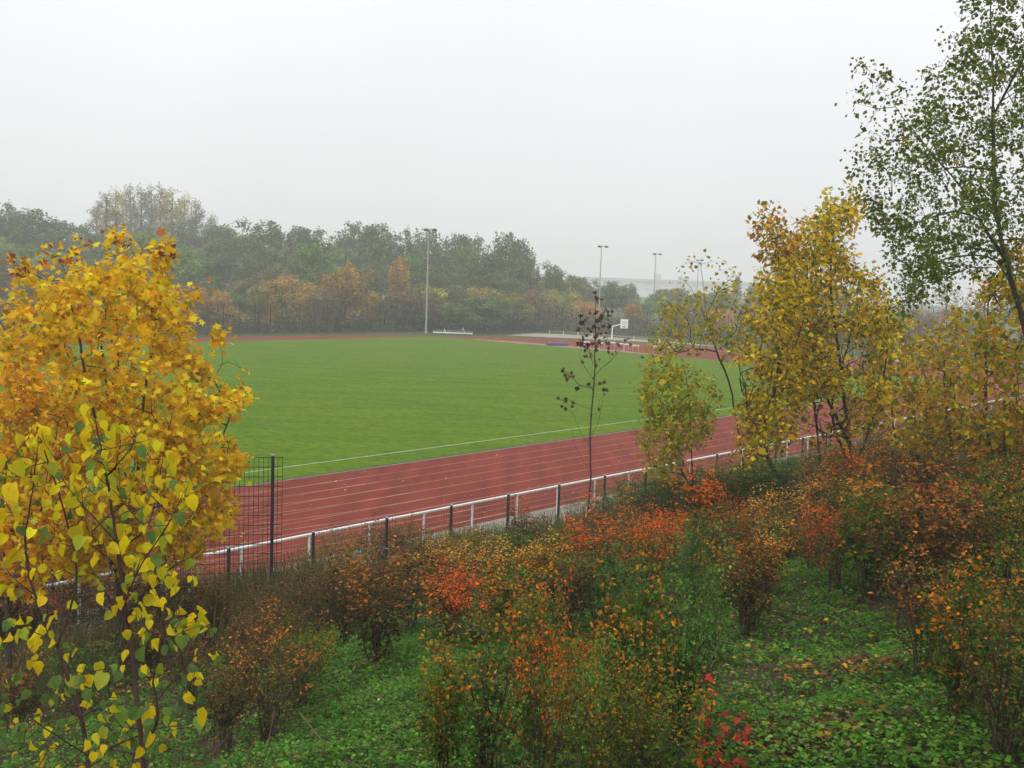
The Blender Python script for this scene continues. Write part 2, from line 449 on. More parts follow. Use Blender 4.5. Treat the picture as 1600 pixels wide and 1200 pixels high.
def strip(name, pts, w, z, material, parent):
    """flat painted line of width w along (s, D) points"""
    pts = np.array(pts, float); t = unit(np.gradient(pts, axis=0)); nn = np.stack([-t[:, 1], t[:, 0]], 1)
    A = pts+nn*w/2; B = pts-nn*w/2; V = []
    for p in np.concatenate([A, B]): x, y = sd2xy(*p); V.append((x, y, z))
    m = len(pts); k = np.arange(m-1); me = new_mesh(name, V, np.stack([k, k+1, m+k+1, m+k], 1).ravel(), 4, (material,))
    if me.polygons[0].normal.z < 0: me.flip_normals()
    return link(bpy.data.objects.new(name, me), parent)
strip('touchline', [(s_, 37.55) for s_ in np.linspace(16.5, 108, 30)], .11, .025, M_TOUCH, field)
nb = np.array(LOOP); tt = unit(np.roll(nb, -1, 0)-np.roll(nb, 1, 0)); inn = np.stack([tt[:, 1], -tt[:, 0]], 1)
cen = np.array([62.6, 71.6]); inn *= np.sign(((cen-nb)*inn).sum(1))[:, None]
for k in range(8):
    c = nb + inn*(.45+1.22*k)
    strip('lane_line', [(9.2, 25.15+1.22*k), (20, 25.15+1.22*k), (29.6, 25.15+1.22*k)], .05, .0205, M_LINE, track)
    strip('lane_line', np.vstack([c, c[:1]]), .055, .0165, M_LINE, track)
# kerb along the near straight, one stone a metre, with the dark gutter beside it
M_KERB = mat('kerb_concrete', (.34,.29,.29), .85, (3.0, (.24,.20,.20))); M_GUT = mat('gutter_dark', (.045,.05,.045), .9)
kerb = struct(empty('track_kerb', (*sd2xy(15, 35.1), 0)))
kb = MB(); kb.box((0,0,.006), (.493,.028,.024)); kme = kb.mesh('kerb_stone', M_KERB)
for i in range(95):
    s_ = 15.5+i; x, y = sd2xy(s_, 35.08); o = bpy.data.objects.new('kerb_stone', kme)
    bx, by = sd2xy(15, 35.1); o.location = (x-bx, y-by, .012); o.rotation_euler = (0, 0, math.pi/2-TH); link(o, kerb)
g_ = sheet('gutter', [(15,35.16),(110,35.16),(110,35.34),(15,35.34)], .0245, M_GUT, parent=kerb); g_.location = (-bx, -by, 0)
# slab pavement between track and rail
M_PAVE = mat('pavement_base', (.20,.18,.145), .9, (2.0, (.12,.10,.08)))
M_SLAB = mat('concrete_slab', (.29,.26,.215), .9, (1.1, (.21,.185,.15)), .06, .2)
pave = sheet('pavement', [(11,22.7),(120,22.7),(120,24.66),(11,24.66)], .006, M_PAVE)
sb = MB(); sb.box((0,0,0), (.245,.245,.02)); sme = sb.mesh('paving_slab', M_SLAB)
for i in range(60):
    for j in range(4):
        s_ = 17+i*.5; D_ = 22.92+j*.5-.04; x, y = sd2xy(s_, D_); o = bpy.data.objects.new('paving_slab', sme)
        o.location = (x, y, .012+RNG.uniform(-.003, .003)); o.rotation_euler = (RNG.normal(0,.004), RNG.normal(0,.004), math.pi/2-TH); link(o, pave)
# sandy apron outside the far bend, pale run-up strip inside it
M_SAND = mat('pale_sand', (.33,.29,.24), .95, (.25, (.26,.23,.19)))
sheet('sand_apron', [(124.8,110.5),(130,112),(135,113.5),(139,108),(140,101),(140.2,94),(139.5,86),(137.5,80),(136.2,80),(136.0,88),(133.2,95),(130.2,101),(126.2,107)], .008, M_SAND)
M_STRIP = mat('pale_runup', (.30,.20,.17), .95, (.3, (.24,.13,.11)))
sheet('runup_strip', [(110.36,104.5),(111.6,104),(113.0,98),(113.2,90),(112.6,80),(111.3,72),(110.36,70)], .018, M_STRIP)
# ---- haze box
hz = MB(); hz.box((0,0,0), (900,700,18.8)); M_HZ = bpy.data.materials.new('haze_air'); M_HZ.use_nodes = True
t = M_HZ.node_tree; t.nodes.clear(); vo = t.nodes.new('ShaderNodeOutputMaterial'); pv = t.nodes.new('ShaderNodeVolumePrincipled')
pv.inputs['Color'].default_value = (.955,.965,.97,1); pv.inputs['Density'].default_value = HAZE_DENSITY; pv.inputs['Anisotropy'].default_value = .1
t.links.new(pv.outputs[0], vo.inputs['Volume'])
hx, hy = sd2xy(150, 350)
ho = hz.build('haze', M_HZ, loc=(hx, hy, 17.4)); ho.rotation_euler = (0, 0, math.pi/2-TH); ho['kind'] = 'stuff'

# ================================================================ RAIL AND FENCES
ROT = math.pi/2-TH
def at_sd(s, D, z=0.0): x, y = sd2xy(s, D); return (x, y, z)
s0, s1 = 7.24, 113.9
rail = empty('white_rail', at_sd(s0, 23.72, -.01), ROT)
mb = MB(); mb.tube([(0,0,1.10),(60,0,1.10),(s1-s0,0,1.10)], .046, 10); mb.build('top_rail', WHITE, rail)
mb = MB(); mb.tube([(0,0,.72),(60,0,.71),(s1-s0,0,.72)], .009, 5); mb.build('middle_wire', mat('wire_rusty_pale', (.35,.26,.23), .6), rail)
mb = MB(); mb.tube([(0,0,.28),(60,0,.28),(s1-s0,0,.28)], .007, 5); mb.build('lower_wire', STEEL, rail)
pm = MB(); pm.tube([(0,0,0),(0,0,1.07)], .036, 10); pm.box((0,0,.006), (.08,.08,.006)); pme = pm.mesh('post', WHITE)
for i in range(48):
    o = bpy.data.objects.new('post', pme); o.location = (i*2.27+.01, 0, 0); o.rotation_euler = (RNG.normal(0,.008), RNG.normal(0,.008), 0); link(o, rail)
tag(rail, 'white tubular rail on white posts running along the red track', 'railing')
def panel_mesh(name, w, h, vs, hs, r, material, double=False):
    m = MB(); n = int(round(w/vs))
    for i in range(n+1): m.box((i*w/n, 0, h/2), (r, r, h/2))
    k = int(round(h/hs))
    for j in range(k+1):
        z = .02+j*(h-.04)/k
        m.box((w/2, -r*2, z), (w/2, r, r*1.3))
        if double: m.box((w/2, r*2, z), (w/2, r, r*1.3))
    return m.mesh(name, material)
LF = empty('low_mesh_fence', at_sd(14.24, 21.2, 0), ROT)
lpan = panel_mesh('mesh_panel', 2.42, 1.60, .10, .2, .0016, DARKGREEN)
pb = MB(); pb.box((0,0,.93), (.03,.03,.93)); lpost = pb.mesh('post', DARKGREEN)
cb = MB(); cb.box((0,0,1.875), (.034,.034,.014)); lcap = cb.mesh('post_cap', STEEL)
for i in range(27):
    z = float(gz(*sd2xy(14.24+i*2.52, 21.2)))*0+.06
    p = bpy.data.objects.new('post', lpost); p.location = (i*2.52, 0, z); link(p, LF)
    c = bpy.data.objects.new('post_cap', lcap); link(c, p)
    if i < 26:
        q = bpy.data.objects.new('mesh_panel', lpan); q.location = (i*2.52+.05, .045, z+.22); link(q, LF)
tag(LF, 'low dark green wire mesh fence in front of the white rail', 'fence')
tp = at_depth(424, 905, 24.0); tz = float(gz(tp[0], tp[1]))
tdir = math.atan2(-.4, -1.77)
TF = empty('tall_mesh_fence', (tp[0], tp[1], tz), tdir+math.pi)
H_T = at_depth(430, 712, 24.0)[2]-tz
pb = MB(); pb.box((0,0,H_T/2), (.038,.03,H_T/2)); tpost = pb.mesh('post', DARKGREEN)
cb = MB(); cb.box((0,0,H_T+.012), (.042,.034,.014)); tcap = cb.mesh('post_cap', STEEL)
tpan = panel_mesh('mesh_panel', 2.46, H_T-.06, .105, .222, .0055, DARKGREEN, True)
for i in range(5):
    p = bpy.data.objects.new('post', tpost); p.location = (-i*2.5, 0, 0); link(p, TF)
    c = bpy.data.objects.new('post_cap', tcap); link(c, p)
    q = bpy.data.objects.new('mesh_panel', tpan); q.location = (-2.46-i*2.5+.22, .05, .03); link(q, TF)
tag(TF, 'tall dark green mesh fence beside the golden maple, its corner post capped', 'fence')

# far ball fence
FF = [(18,121.5),(118,121.5),(134,118.5),(146,110),(150,98),(152,84),(152,66),(150,50)]
fx, fy, _ = at_sd(18, 121.5); farf = empty('ball_fence', (fx, fy, 0))
fpost = MB(); fpost.tube([(0,0,0),(0,0,4.3)], .075, 6); fpm = fpost.mesh('post', DARKGREEN)
fpan = panel_mesh('mesh_panel', 1.0, 4.1, .125, .34, .005, DARKGREEN)
cur = np.array(FF[0], float); idx = 0; FPTS = []
for a, b in zip(FF[:-1], FF[1:]):
    a = np.array(a, float); b = np.array(b, float); L = np.linalg.norm(b-a); n = max(1, round(L/2.5))
    for k in range(n): FPTS.append(a+(b-a)*k/n)
FPTS.append(np.array(FF[-1], float))
for a, b in zip(FPTS[:-1], FPTS[1:]):
    x0, y0 = sd2xy(*a); x1, y1 = sd2xy(*b)
    p = bpy.data.objects.new('post', fpm); p.location = (x0-fx, y0-fy, 0); link(p, farf)
    q = bpy.data.objects.new('mesh_panel', fpan); q.location = (x0-fx, y0-fy, .05); q.rotation_euler = (0,0,math.atan2(y1-y0, x1-x0)); q.scale = (math.hypot(x1-x0, y1-y0), 1, 1); link(q, farf)
tag(farf, 'tall dark ball fence on the far side, in front of the woods', 'fence')

# ================================================================ MASTS
def mast(px, top_y, s=None, D=None, Y=None, base_py=None, label='', lean=0.0, two=True):
    if s is not None: x, y = sd2xy(s, D)
    else: p = at_depth(px, 500, Y); x, y = p[0], p[1]
    root = empty('floodlight_mast', (x, y, 0), RNG.uniform(-.1,.1)); Yd = y
    h = at_depth(px, top_y, Yd)[2]
    m = MB(); m.tube([(0,0,0),(0,0,h*.5),(0,0,h)], [.17,.12,.075], 10); m.build('pole', STEEL, root)
    m = MB(); m.box((0,0,.12), (.26,.26,.12)); m.build('base', STEEL, root)
    m = MB(); m.box((.3,0,h-.05), (.9,.05,.05)); m.box((0,0,h-.2),(.09,.09,.2)); m.build('crossbar', STEEL, root)
    for dx in (-.35, .95):
        m = MB(); m.box((dx,-.15,h-.16), (.36,.34,.08), R=_rx(math.radians(-12))); m.box((dx,-.1,h+.0), (.12,.1,.09)); lp = m.build('lamp', LAMPDK, root)
    tag(root, label, 'floodlight', 'floodlight masts round the sports ground', px=px)
p1 = at_z(672, 521); mast(680, 358, s=xy2sd(p1[0],p1[1])[0], D=118.6, label='tall grey floodlight mast rising from the far edge of the track')
mast(935, 384, Y=208, label='floodlight mast above the dark-leaved sapling, second nearest of the masts')
mast(1020, 396, Y=246, label='floodlight mast standing right of the basketball board')
mast(1087, 406, Y=290, label='farthest floodlight mast, behind the thin bare sapling top')

# ================================================================ SMALL THINGS ON THE GROUND
# lying goal beside the first mast
def gp(px, py): p = at_z(px, py); return p
a = gp(677, 521.5); b = gp(738, 523.5); ctr = (a+b)/2; L = np.linalg.norm(b-a); ang = math.atan2(b[1]-a[1], b[0]-a[0])
goal = empty('lying_goal', (ctr[0], ctr[1], 0), ang); h = L/2
m = MB(); m.tube([(-h,0,.2),(h,0,.2)], .10, 8); m.tube([(-h,0,.2),(-h,2.4,.2)], .08, 8); m.tube([(h,0,.2),(h,2.4,.2)], .08, 8); m.build('goal_frame', WHITE, goal)
m = MB(); m.tube([(-h,2.4,.12),(h,2.4,.12)], .05, 6); m.tube([(h*.35,2.4,.1),(h*.5,1.4,1.0),(h*.62,.3,.2)], .05, 6); m.tube([(-h*.5,2.4,.1),(-h*.45,1.4,.7),(-h*.35,.3,.2)], .05, 6); m.build('net_support', WHITE, goal)
NET = mat('green_net', (.16,.27,.20), .9); m = MB()
for i in range(15):
    q = -h+L*i/14; m.tube([(q,.05,.22),(q,1.2,.55+.3*math.exp(-((q-h*.5)/1.2)**2)),(q,2.35,.12)], .022, 4)
for j in range(6): m.tube([(-h,.1+j*.45,.25+.28*math.sin(math.pi*j/5)),(h,.1+j*.45,.25+.28*math.sin(math.pi*j/5))], .022, 4)
m.build('net', NET, goal)
tag(goal, 'white goal frame with green net lying by the nearest mast', 'goal')
# basketball stand
bp_ = gp(956, 529); R0 = empty('basketball_stand', (bp_[0], bp_[1], 0), math.radians(-8)); sc_ = bp_[1]/F
m = MB(); m.tube([(0,0,0),(0,0,1.95)], .11, 8); m.tube([(0,0,1.92),(1.25,-.1,2.3)], .08, 8); m.build('pole', WHITE, R0)
bd = MB(); bd.box((1.85,-.15,2.42), (.60,.03,.72)); bo = bd.build('backboard', mat('board_white', (.80,.80,.80), .5), R0)
gm = mat('board_marking_grey', (.22,.22,.24), .6); m = MB()
for (cx_, cz_, wx, wz) in ((0,.30,.26,.035),(0,-.06,.26,.035),(-.25,.12,.03,.2),(.25,.12,.03,.2),(0,-.45,.20,.10)): m.box((1.85+cx_,-.19,2.42+cz_), (wx,.008,wz))
m.build('marking', gm, bo)
m = MB(); m.tube([(1.85+.22*math.cos(q),-.45+.22*math.sin(q),2.0) for q in np.linspace(0,2*math.pi,13)], .025, 5); m.build('hoop', mat('hoop_red', (.35,.06,.04), .5), R0)
tag(R0, 'white basketball board on a bent pole beyond the sand apron', 'basketball hoop')
# hurdles on the bend
def hurdle(px, py, wpx, label, rz=0.2, yellow=False, h=.95):
    p = gp(px, py); w = wpx*p[1]/F/2; r = empty('hurdle', (p[0], p[1], .012), rz)
    m = MB(); m.box((0,0,h-.05), (w,.02,.09)); m.build('bar', (mat('bar_yellow_white', (.75,.68,.35), .5) if yellow else WHITE), r)
    for sx in (-1, 1):
        m = MB(); m.tube([(sx*w*.85,0,h-.1),(sx*w*.85,0,.03),(sx*w*.85,.6,.03)], .014, 5); m.build('leg', WHITE, r)
    tag(r, label, 'hurdle', 'hurdles standing on the red bend', px=px)
HUR = [(916,545,9,'white hurdle just left of the dark-leaved sapling trunk'),(940,547,9,'white hurdle just right of the dark-leaved sapling trunk'),
 (956,546,10,'wide white hurdle nearly below the basketball pole'),(971,548,8,'white hurdle below the basketball board, left one of a close pair'),
 (978.5,549,7,'white hurdle below the basketball board, right one of a close pair'),(993,551,11,'nearest hurdle with a yellowish bar and visible white legs'),
 (1025,552,9,'white hurdle among the sapling leaves, second from the right'),(1046,554,17,'widest white hurdle, rightmost on the bend')]
for i, (a_, b_, w_, l_) in enumerate(HUR): hurdle(a_, b_, w_, l_, RNG.uniform(-.1,.3), i == 5)
p = gp(870, 540); m = MB()
for i in range(1): m.box((0,0,.14), (1.35,.9,.13)); m.box((.1,.1,.31),(1.1,.7,.035))
o = m.build('landing_mat', mat('mat_blue_violet', (.06,.055,.13), .6), loc=(p[0], p[1], .012)); o.rotation_euler = (0,0,.2); tag(o, 'dark blue mat lying on the pale run-up strip', 'mat')
# low barrier round the sand apron
pts = [gp(q, r_) for q, r_ in ((858,522.5),(880,523.5),(903,525.0),(925,527),(990,532.5),(1030,536))]
bar = empty('low_barrier', (pts[0][0], pts[0][1], 0)); m = MB(); m.tube([(q[0]-pts[0][0], q[1]-pts[0][1], .55) for q in pts], .012, 5); m.build('rail', WHITE, bar)
for q in pts:
    m = MB(); m.tube([(0,0,0),(0,0,.58)], .045, 6); m.tube([(0,0,.56),(0,0,.66)], .075, 6); m.build('post', WHITE, bar, loc=(q[0]-pts[0][0], q[1]-pts[0][1], 0))
tag(bar, 'low white barrier with short posts behind the sand apron', 'barrier')
# white equipment box right of the bend
p = gp(1407, 565); r = empty('equipment_box', (p[0], p[1], 0), .1)
m = MB(); m.box((0,0,.68), (.68,.6,.66)); m.build('body', mat('box_grey_white', (.62,.62,.66), .5), r)
m = MB(); m.box((0,0,1.38), (.74,.66,.045)); m.build('lid', WHITE, r); m = MB(); m.box((0,-.615,.75), (.35,.012,.02)); m.box((0,-.615,.3), (.6,.01,.02)); m.build('trim', LAMPDK, r)
tag(r, 'pale box standing at the right end of the track bend', 'box')

# ---- far hall
def hall():
    Y = 820.; a = at_depth(888, 445, Y); b = at_depth(1210, 445, Y); L = b[0]-a[0]; cx = (a[0]+b[0])/2
    ztop = at_depth(1030, 436.5, Y)[2]; r = empty('long_hall', (cx, Y+12, 0), math.radians(0.6))
    wallm = mat('hall_wall_cream_hazed', (.66,.66,.62), .9); roofm = mat('hall_roof_blue_grey_hazed', (.44,.47,.49), .7); wm = mat('hall_window_hazed', (.50,.52,.52), .5)  # wall, roof and windows paled: extra mist fade put into their colours
    m = MB(); m.box((0,0,(ztop-2.4)/2), (L/2,12,(ztop-2.4)/2)); m.build('wall', wallm, r)
    m = MB(); m.box((0,0,ztop-1.2), (L/2+.8,12.8,1.2)); rf = m.build('roof', roofm, r)
    for dx, w_, hh in ((-L*.06,2.6,4.2),(L*.055,1.6,3.2),(L*.085,1.6,3.4)):
        m = MB(); m.box((dx,0,ztop+hh/2), (w_,1.5,hh/2)); m.build('roof_vent', roofm, rf)
    wb = MB(); wb.box((0,0,0), (3.2,.12,.9)); wme = wb.mesh('window', wm)
    for k in range(2):
        for i in range(14):
            o = bpy.data.objects.new('window', wme); o.location = (-L/2+L*(i+.5)/14, -12.05, ztop-4-k*4.2); link(o, r)
    m = MB(); m.box((-L*.07,-12.15,ztop/2), (1.8,.2,ztop/2-2)); m.build('stair_window', wm, r)
    tag(r, 'long pale hall with flat blue-grey roof, faint in the mist beyond the trees', 'building')
hall()

# ================================================================ FAR TREES
def far_proto(kind, seed):
    rng = np.random.default_rng(seed)
    if kind == 'round':
        lobes = [((0,0,6.4),(2.6,2.6,3.0),50)]+[((rng.uniform(-1.9,1.9),rng.uniform(-1.9,1.9),rng.uniform(4.0,7.8)),(1.5,1.5,1.3),12) for _ in range(7)]
        th = [(0,0,0),(.1,0,2.5),(-.05,.1,5),(0,0,7.5)]; per, spread, ls = 46, .62, .26
    elif kind == 'tall':
        lobes = [((0,0,5.9),(1.9,1.9,3.9),55)]+[((rng.uniform(-1.5,1.5),rng.uniform(-1.5,1.5),rng.uniform(3.5,8.4)),(1.2,1.2,1.1),11) for _ in range(7)]
        th = [(0,0,0),(.1,0,3),(-.1,.1,6),(0,0,9)]; per, spread, ls = 44, .6, .26
    elif kind == 'bushy':
        lobes = [((0,0,4.6),(3.0,3.0,4.0),60)]+[((rng.uniform(-2.2,2.2),rng.uniform(-2.2,2.2),rng.uniform(2.5,7.5)),(1.4,1.4,1.5),11) for _ in range(7)]
        th = [(0,0,0),(.1,0,1.5),(-.1,.1,4),(0,0,7)]; per, spread, ls = 48, .7, .24
    elif kind == 'poplar':
        lobes = [((0,0,6.0),(1.15,1.15,4.4),110)]
        th = [(0,0,0),(.05,0,3),(0,.05,6.5),(0,0,9.6)]; per, spread, ls = 34, .42, .15
    elif kind == 'sparse':
        lobes = [((0,0,6.0),(2.3,2.3,3.6),80)]
        th = [(0,0,0),(.1,0,3),(-.1,.1,6),(0,0,8.5)]; per, spread, ls = 14, .5, .20
    elif kind == 'cone':
        lobes = [((0,0,1.5+i*.9),(1.9*(1-i/9.5),1.9*(1-i/9.5),.45),12) for i in range(9)]
        th = [(0,0,0),(0,0,5),(0,0,9.7)]; per, spread, ls = 40, .42, .2
    at = []
    for c, r, n in lobes:
        v = unit(rng.normal(0,1,(n,3)))*(rng.uniform(.25,1,(n,1))**.5); at.append(np.array(c)+v*np.array(r))
    at = np.concatenate(at); at = at[at[:,2] > 1.0]
    at = at[rng.uniform(0,1,len(at)) > .08]
    zc = at[:,2].max(); at[:,2] *= 9.7/max(zc, 9.7)
    tr = [[np.array(p, float) for p in th]]
    if kind in ('bushy',): tr += [[np.array((.05,.05,.6)), np.array((s1*.8,s2*.8,3.0)), np.array((s1*1.6,s2*1.6,6.0))] for s1, s2 in ((1,.2),(-1,.3),(.1,-1))]
    S, ends = grow(tr, at, rng, .45, .9 if kind != 'poplar' else 1.6)
    r, cnt, ch = skel_radii(S, .022, .5, .26)
    tm = skel_mesh('trunk', S, r, ch, cnt, BARK, .022)
    pos, ax, nr = leaf_cloud(ends, S, rng, per, spread, .1, .6)
    k = pos[:,2] > .4; pos, ax, nr = pos[k], ax[k], nr[k]; n = len(pos)
    # leaves of one clump share a shade of their own
    cl = np.repeat(np.exp(rng.normal(0,.22,(len(ends),1))), per, axis=0)[k]
    tint = cl*np.exp(rng.normal(0,.18,(n,1)))*np.exp(rng.normal(0,.09,(n,3)))
    cm = leaves_mesh('crown', pos, ax, nr, rng.uniform(.7,1.4,n)*ls, tint, T_DIA, FARLEAF)
    return tm, cm
PROTO = {k: [far_proto(k, 100+7*i+j*31) for i in range(nv)] for j, (k, nv) in enumerate((('round',3),('tall',3),('bushy',3),('poplar',2),('sparse',2),('cone',1)))}
COLS = {'dark green': (0.095,0.141,0.040), 'grey-green': (0.141,0.175,0.068), 'green': (0.128,0.214,0.040), 'pale green': (0.207,0.278,0.061), 'olive': (0.230,0.214,0.047),
        'rust': (0.300,0.155,0.040), 'orange': (0.560,0.270,0.030), 'yellow-olive': (0.470,0.350,0.035), 'yellow': (0.636,0.446,0.040), 'tan': (0.400,0.240,0.055), 'brown': (0.199,0.141,0.074), 'bare grey': (0.318,0.278,0.189), 'grey-yellow': (0.429,0.398,0.162)}
FAR_N = 0
G1, G2, G3, G4 = 'autumn trees right behind the ball fence', 'trees of the wood behind the field', 'trees on the skyline of the wood', 'hazy trees beyond the bend'
def far_tree(px, ytop, Y, wpx, kind, colour, where, group):
    global FAR_N
    if group == G3: wpx *= 1.32; kind = 'round'; ytop -= 9
    x = at_depth(px, 480, Y)[0]; z0 = float(gz(x, Y)); zt = at_depth(px, ytop, Y)[2]; h = max(zt-z0, 2.0); w = wpx*Y/F
    base = {'round':7.2,'tall':5.2,'bushy':7.0,'poplar':2.9,'sparse':5.6,'cone':4.0}[kind]
    r = empty('woodland_tree' if kind != 'cone' else 'spruce_tree', (x, Y, z0-.05), RNG.uniform(0, 6.28), (w/base, w/base, h/10.0))
    tm, cm = PROTO[kind][FAR_N % len(PROTO[kind])]; FAR_N += 1
    link(bpy.data.objects.new('trunk', tm), r)
    c = link(bpy.data.objects.new('crown', cm), r); f = math.exp(RNG.normal(0, .10)); c.color = tuple(q*f*math.exp(RNG.normal(0,.05)) for q in COLS[colour])+(1,)
    shape = {'round':'broad','tall':'tall','bushy':'bushy','poplar':'slender','sparse':'half-bare','cone':'pointed'}[kind]
    side = ('above the golden maple' if px < 330 else 'left of the mast' if px < 640 else 'by the nearest mast' if px < 730 else
            'right of the nearest mast' if px < 900 else 'around the basketball board' if px < 1060 else 'behind the yellow trees')
    tag(r, f'{shape} {colour} tree {where}, {side}', 'tree', group, px=px)
G1, G2, G3, G4 = 'autumn trees right behind the ball fence', 'trees of the wood behind the field', 'trees on the skyline of the wood', 'hazy trees beyond the bend'
W1 = 'just behind the ball fence'
FRONT = [(255,455,60,'bushy','brown'),(292,432,70,'bushy','tan'),(338,440,62,'bushy','tan'),(372,478,40,'bushy','yellow-olive'),(404,430,44,'round','olive'),(413,462,34,'bushy','orange'),
 (455,412,108,'bushy','tan'),(532,402,112,'bushy','rust'),(500,440,60,'bushy','brown'),(583,452,30,'tall','yellow-olive'),(601,462,44,'bushy','yellow-olive'),(630,462,50,'bushy','tan'),
 (690,438,92,'bushy','yellow-olive'),(748,438,84,'bushy','yellow-olive'),(720,460,54,'bushy','yellow-olive'),(783,458,60,'bushy','yellow-olive'),(816,457,46,'bushy','orange'),(860,460,50,'bushy','orange'),
 (838,478,44,'bushy','olive'),(889,468,46,'bushy','yellow-olive'),(920,463,56,'bushy','orange'),(232,470,70,'bushy','brown'),(170,460,80,'bushy','brown'),(100,455,80,'bushy','olive'),(30,450,90,'bushy','brown'),(-50,450,90,'bushy','olive')]
def d_line_Y(px, D):
    """distance Y at which the sight line of image column px meets the line D = const"""
    d = ray(px, 480); s, dd = d[0]*N_[0]+d[1]*N_[1], 0; return D/s*d[1] if s > .2 else 400.
for px, yt, w, k, c in FRONT: far_tree(px, yt, d_line_Y(px, RNG.uniform(124.5,129)), w, k, c, W1, G1)
for px, yt, w, k, c, Y in ((990,473,38,'tall','orange',205),(1062,465,74,'bushy','rust',190),(1125,478,62,'bushy','orange',195),(957,436,84,'round','grey-green',235),(1032,456,50,'round','pale green',240),
    (880,417,66,'round','grey-green',225),(908,430,50,'round','grey-green',240),(1095,455,60,'round','grey-green',270),(848,402,62,'round','grey-green',215),(866,410,60,'round','dark green',205),(893,424,56,'round','grey-green',220),(924,432,50,'round','grey-green',250),(985,440,46,'round','grey-green',270),(1062,446,60,'round','grey-green',290),(1008,462,60,'round','green',230),(955,442,60,'round','grey-green',255),(1040,448,60,'round','grey-green',265),(1120,446,60,'round','grey-green',285),(870,440,70,'bushy','olive',190),(840,440,70,'bushy','brown',186),(1150,426,30,'cone','grey-green',300),(1176,438,40,'round','grey-green',290),
    (1130,450,50,'round','olive',280),(1205,448,60,'tall','grey-green',260),(1255,446,60,'round','grey-green',270),(1310,440,70,'round','olive',250),(1365,438,60,'sparse','bare grey',200),
    (1420,425,80,'sparse','bare grey',190),(1478,430,80,'sparse','bare grey',180),(1540,430,80,'sparse','brown',190),(1600,425,90,'round','grey-green',210),(1010,486,40,'bushy','grey-green',215),
    (945,488,50,'bushy','grey-green',200),(1090,492,60,'bushy','olive',210),(1170,478,60,'bushy','grey-green',240),(1215,480,60,'bushy','brown',230),(1270,480,70,'bushy','grey-green',230),(1340,478,70,'bushy','brown',215),(1440,475,80,'bushy','brown',200),(1520,475,80,'bushy','olive',200)):
    far_tree(px, yt, Y, w, k, c, 'beyond the bend', G4)
PROF = [(-80,300),(0,312),(40,322),(70,338),(100,348),(145,352),(170,352),(330,352),(345,346),(400,343),(440,352),(500,358),(545,352),(600,350),(630,360),(680,364),(730,365),(770,364),(795,366),(818,378),(832,402),(845,418),(870,415),(900,428)]
def prof(px): return float(np.interp(px, [p[0] for p in PROF], [p[1] for p in PROF]))
# skyline row
for px, w, k, c in ((-40,90,'round','dark green'),(8,60,'tall','grey-green'),(52,90,'round','dark green'),(105,80,'round','dark green'),(140,60,'round','green'),(285,64,'tall','grey-green'),(336,70,'round','dark green'),(378,80,'round','grey-green'),
   (422,70,'round','dark green'),(462,60,'round','grey-green'),(505,76,'round','dark green'),(552,64,'tall','grey-green'),(592,76,'round','grey-green'),(628,50,'round','dark green'),(668,70,'round','grey-green'),
   (712,64,'round','dark green'),(752,70,'round','grey-green'),(788,58,'round','dark green'),(812,46,'round','dark green'),(828,26,'round','dark green')):
    far_tree(px, prof(px)+RNG.uniform(-3,5), RNG.uniform(225,245)+(px > 740)*-15, w, k, c, 'on the wood skyline', G3)
# tall half-bare poplars above the skyline, left
for px, yt, w in ((152,318,24),(166,300,26),(182,292,30),(203,289,26),(220,288,28),(236,290,22),(250,286,26),(268,294,32),(288,300,30),(305,312,24),(330,332,20)):
    far_tree(px, yt, RNG.uniform(248,268), w*1.75, 'poplar', 'grey-yellow' if px in (182,268,288) else 'bare grey', 'standing above the wood', 'tall poplars above the wood')
# the body of the wood
def row(Y0, Y1, off, step, cols, x0=-90, x1=835):
    px = x0
    while px < x1:
        w = RNG.uniform(62, 96); c = cols[int(RNG.integers(len(cols)))]; k = ('round','tall','round')[int(RNG.integers(3))]
        y = prof(px)+off+RNG.uniform(-9,9)
        if px > 740: y += 6
        far_tree(px, y, RNG.uniform(Y0, Y1), w*(.72 if k == 'tall' else 1), k, c, 'inside the wood', G2); px += step*RNG.uniform(.85,1.15)
row(205, 220, 22, 44, ['dark green','grey-green','dark green','green'])
row(188, 200, 50, 44, ['grey-green','dark green','green','pale green','dark green'])
row(166, 172, 104, 50, ['olive','brown','dark green','grey-green','olive'], -90, 800)
row(172, 184, 78, 46, ['dark green','olive','grey-green','brown','dark green'])
far_tree(213, 352, 180, 100, 'round', 'pale green', 'inside the wood', G2); far_tree(288, 380, 178, 60, 'tall', 'pale green', 'inside the wood', G2)
far_tree(622, 396, 176, 42, 'tall', 'tan', 'inside the wood', G2); far_tree(484, 372, 182, 80, 'round', 'green', 'inside the wood', G2)
far_tree(547, 400, 174, 46, 'round', 'tan', 'inside the wood', G2)
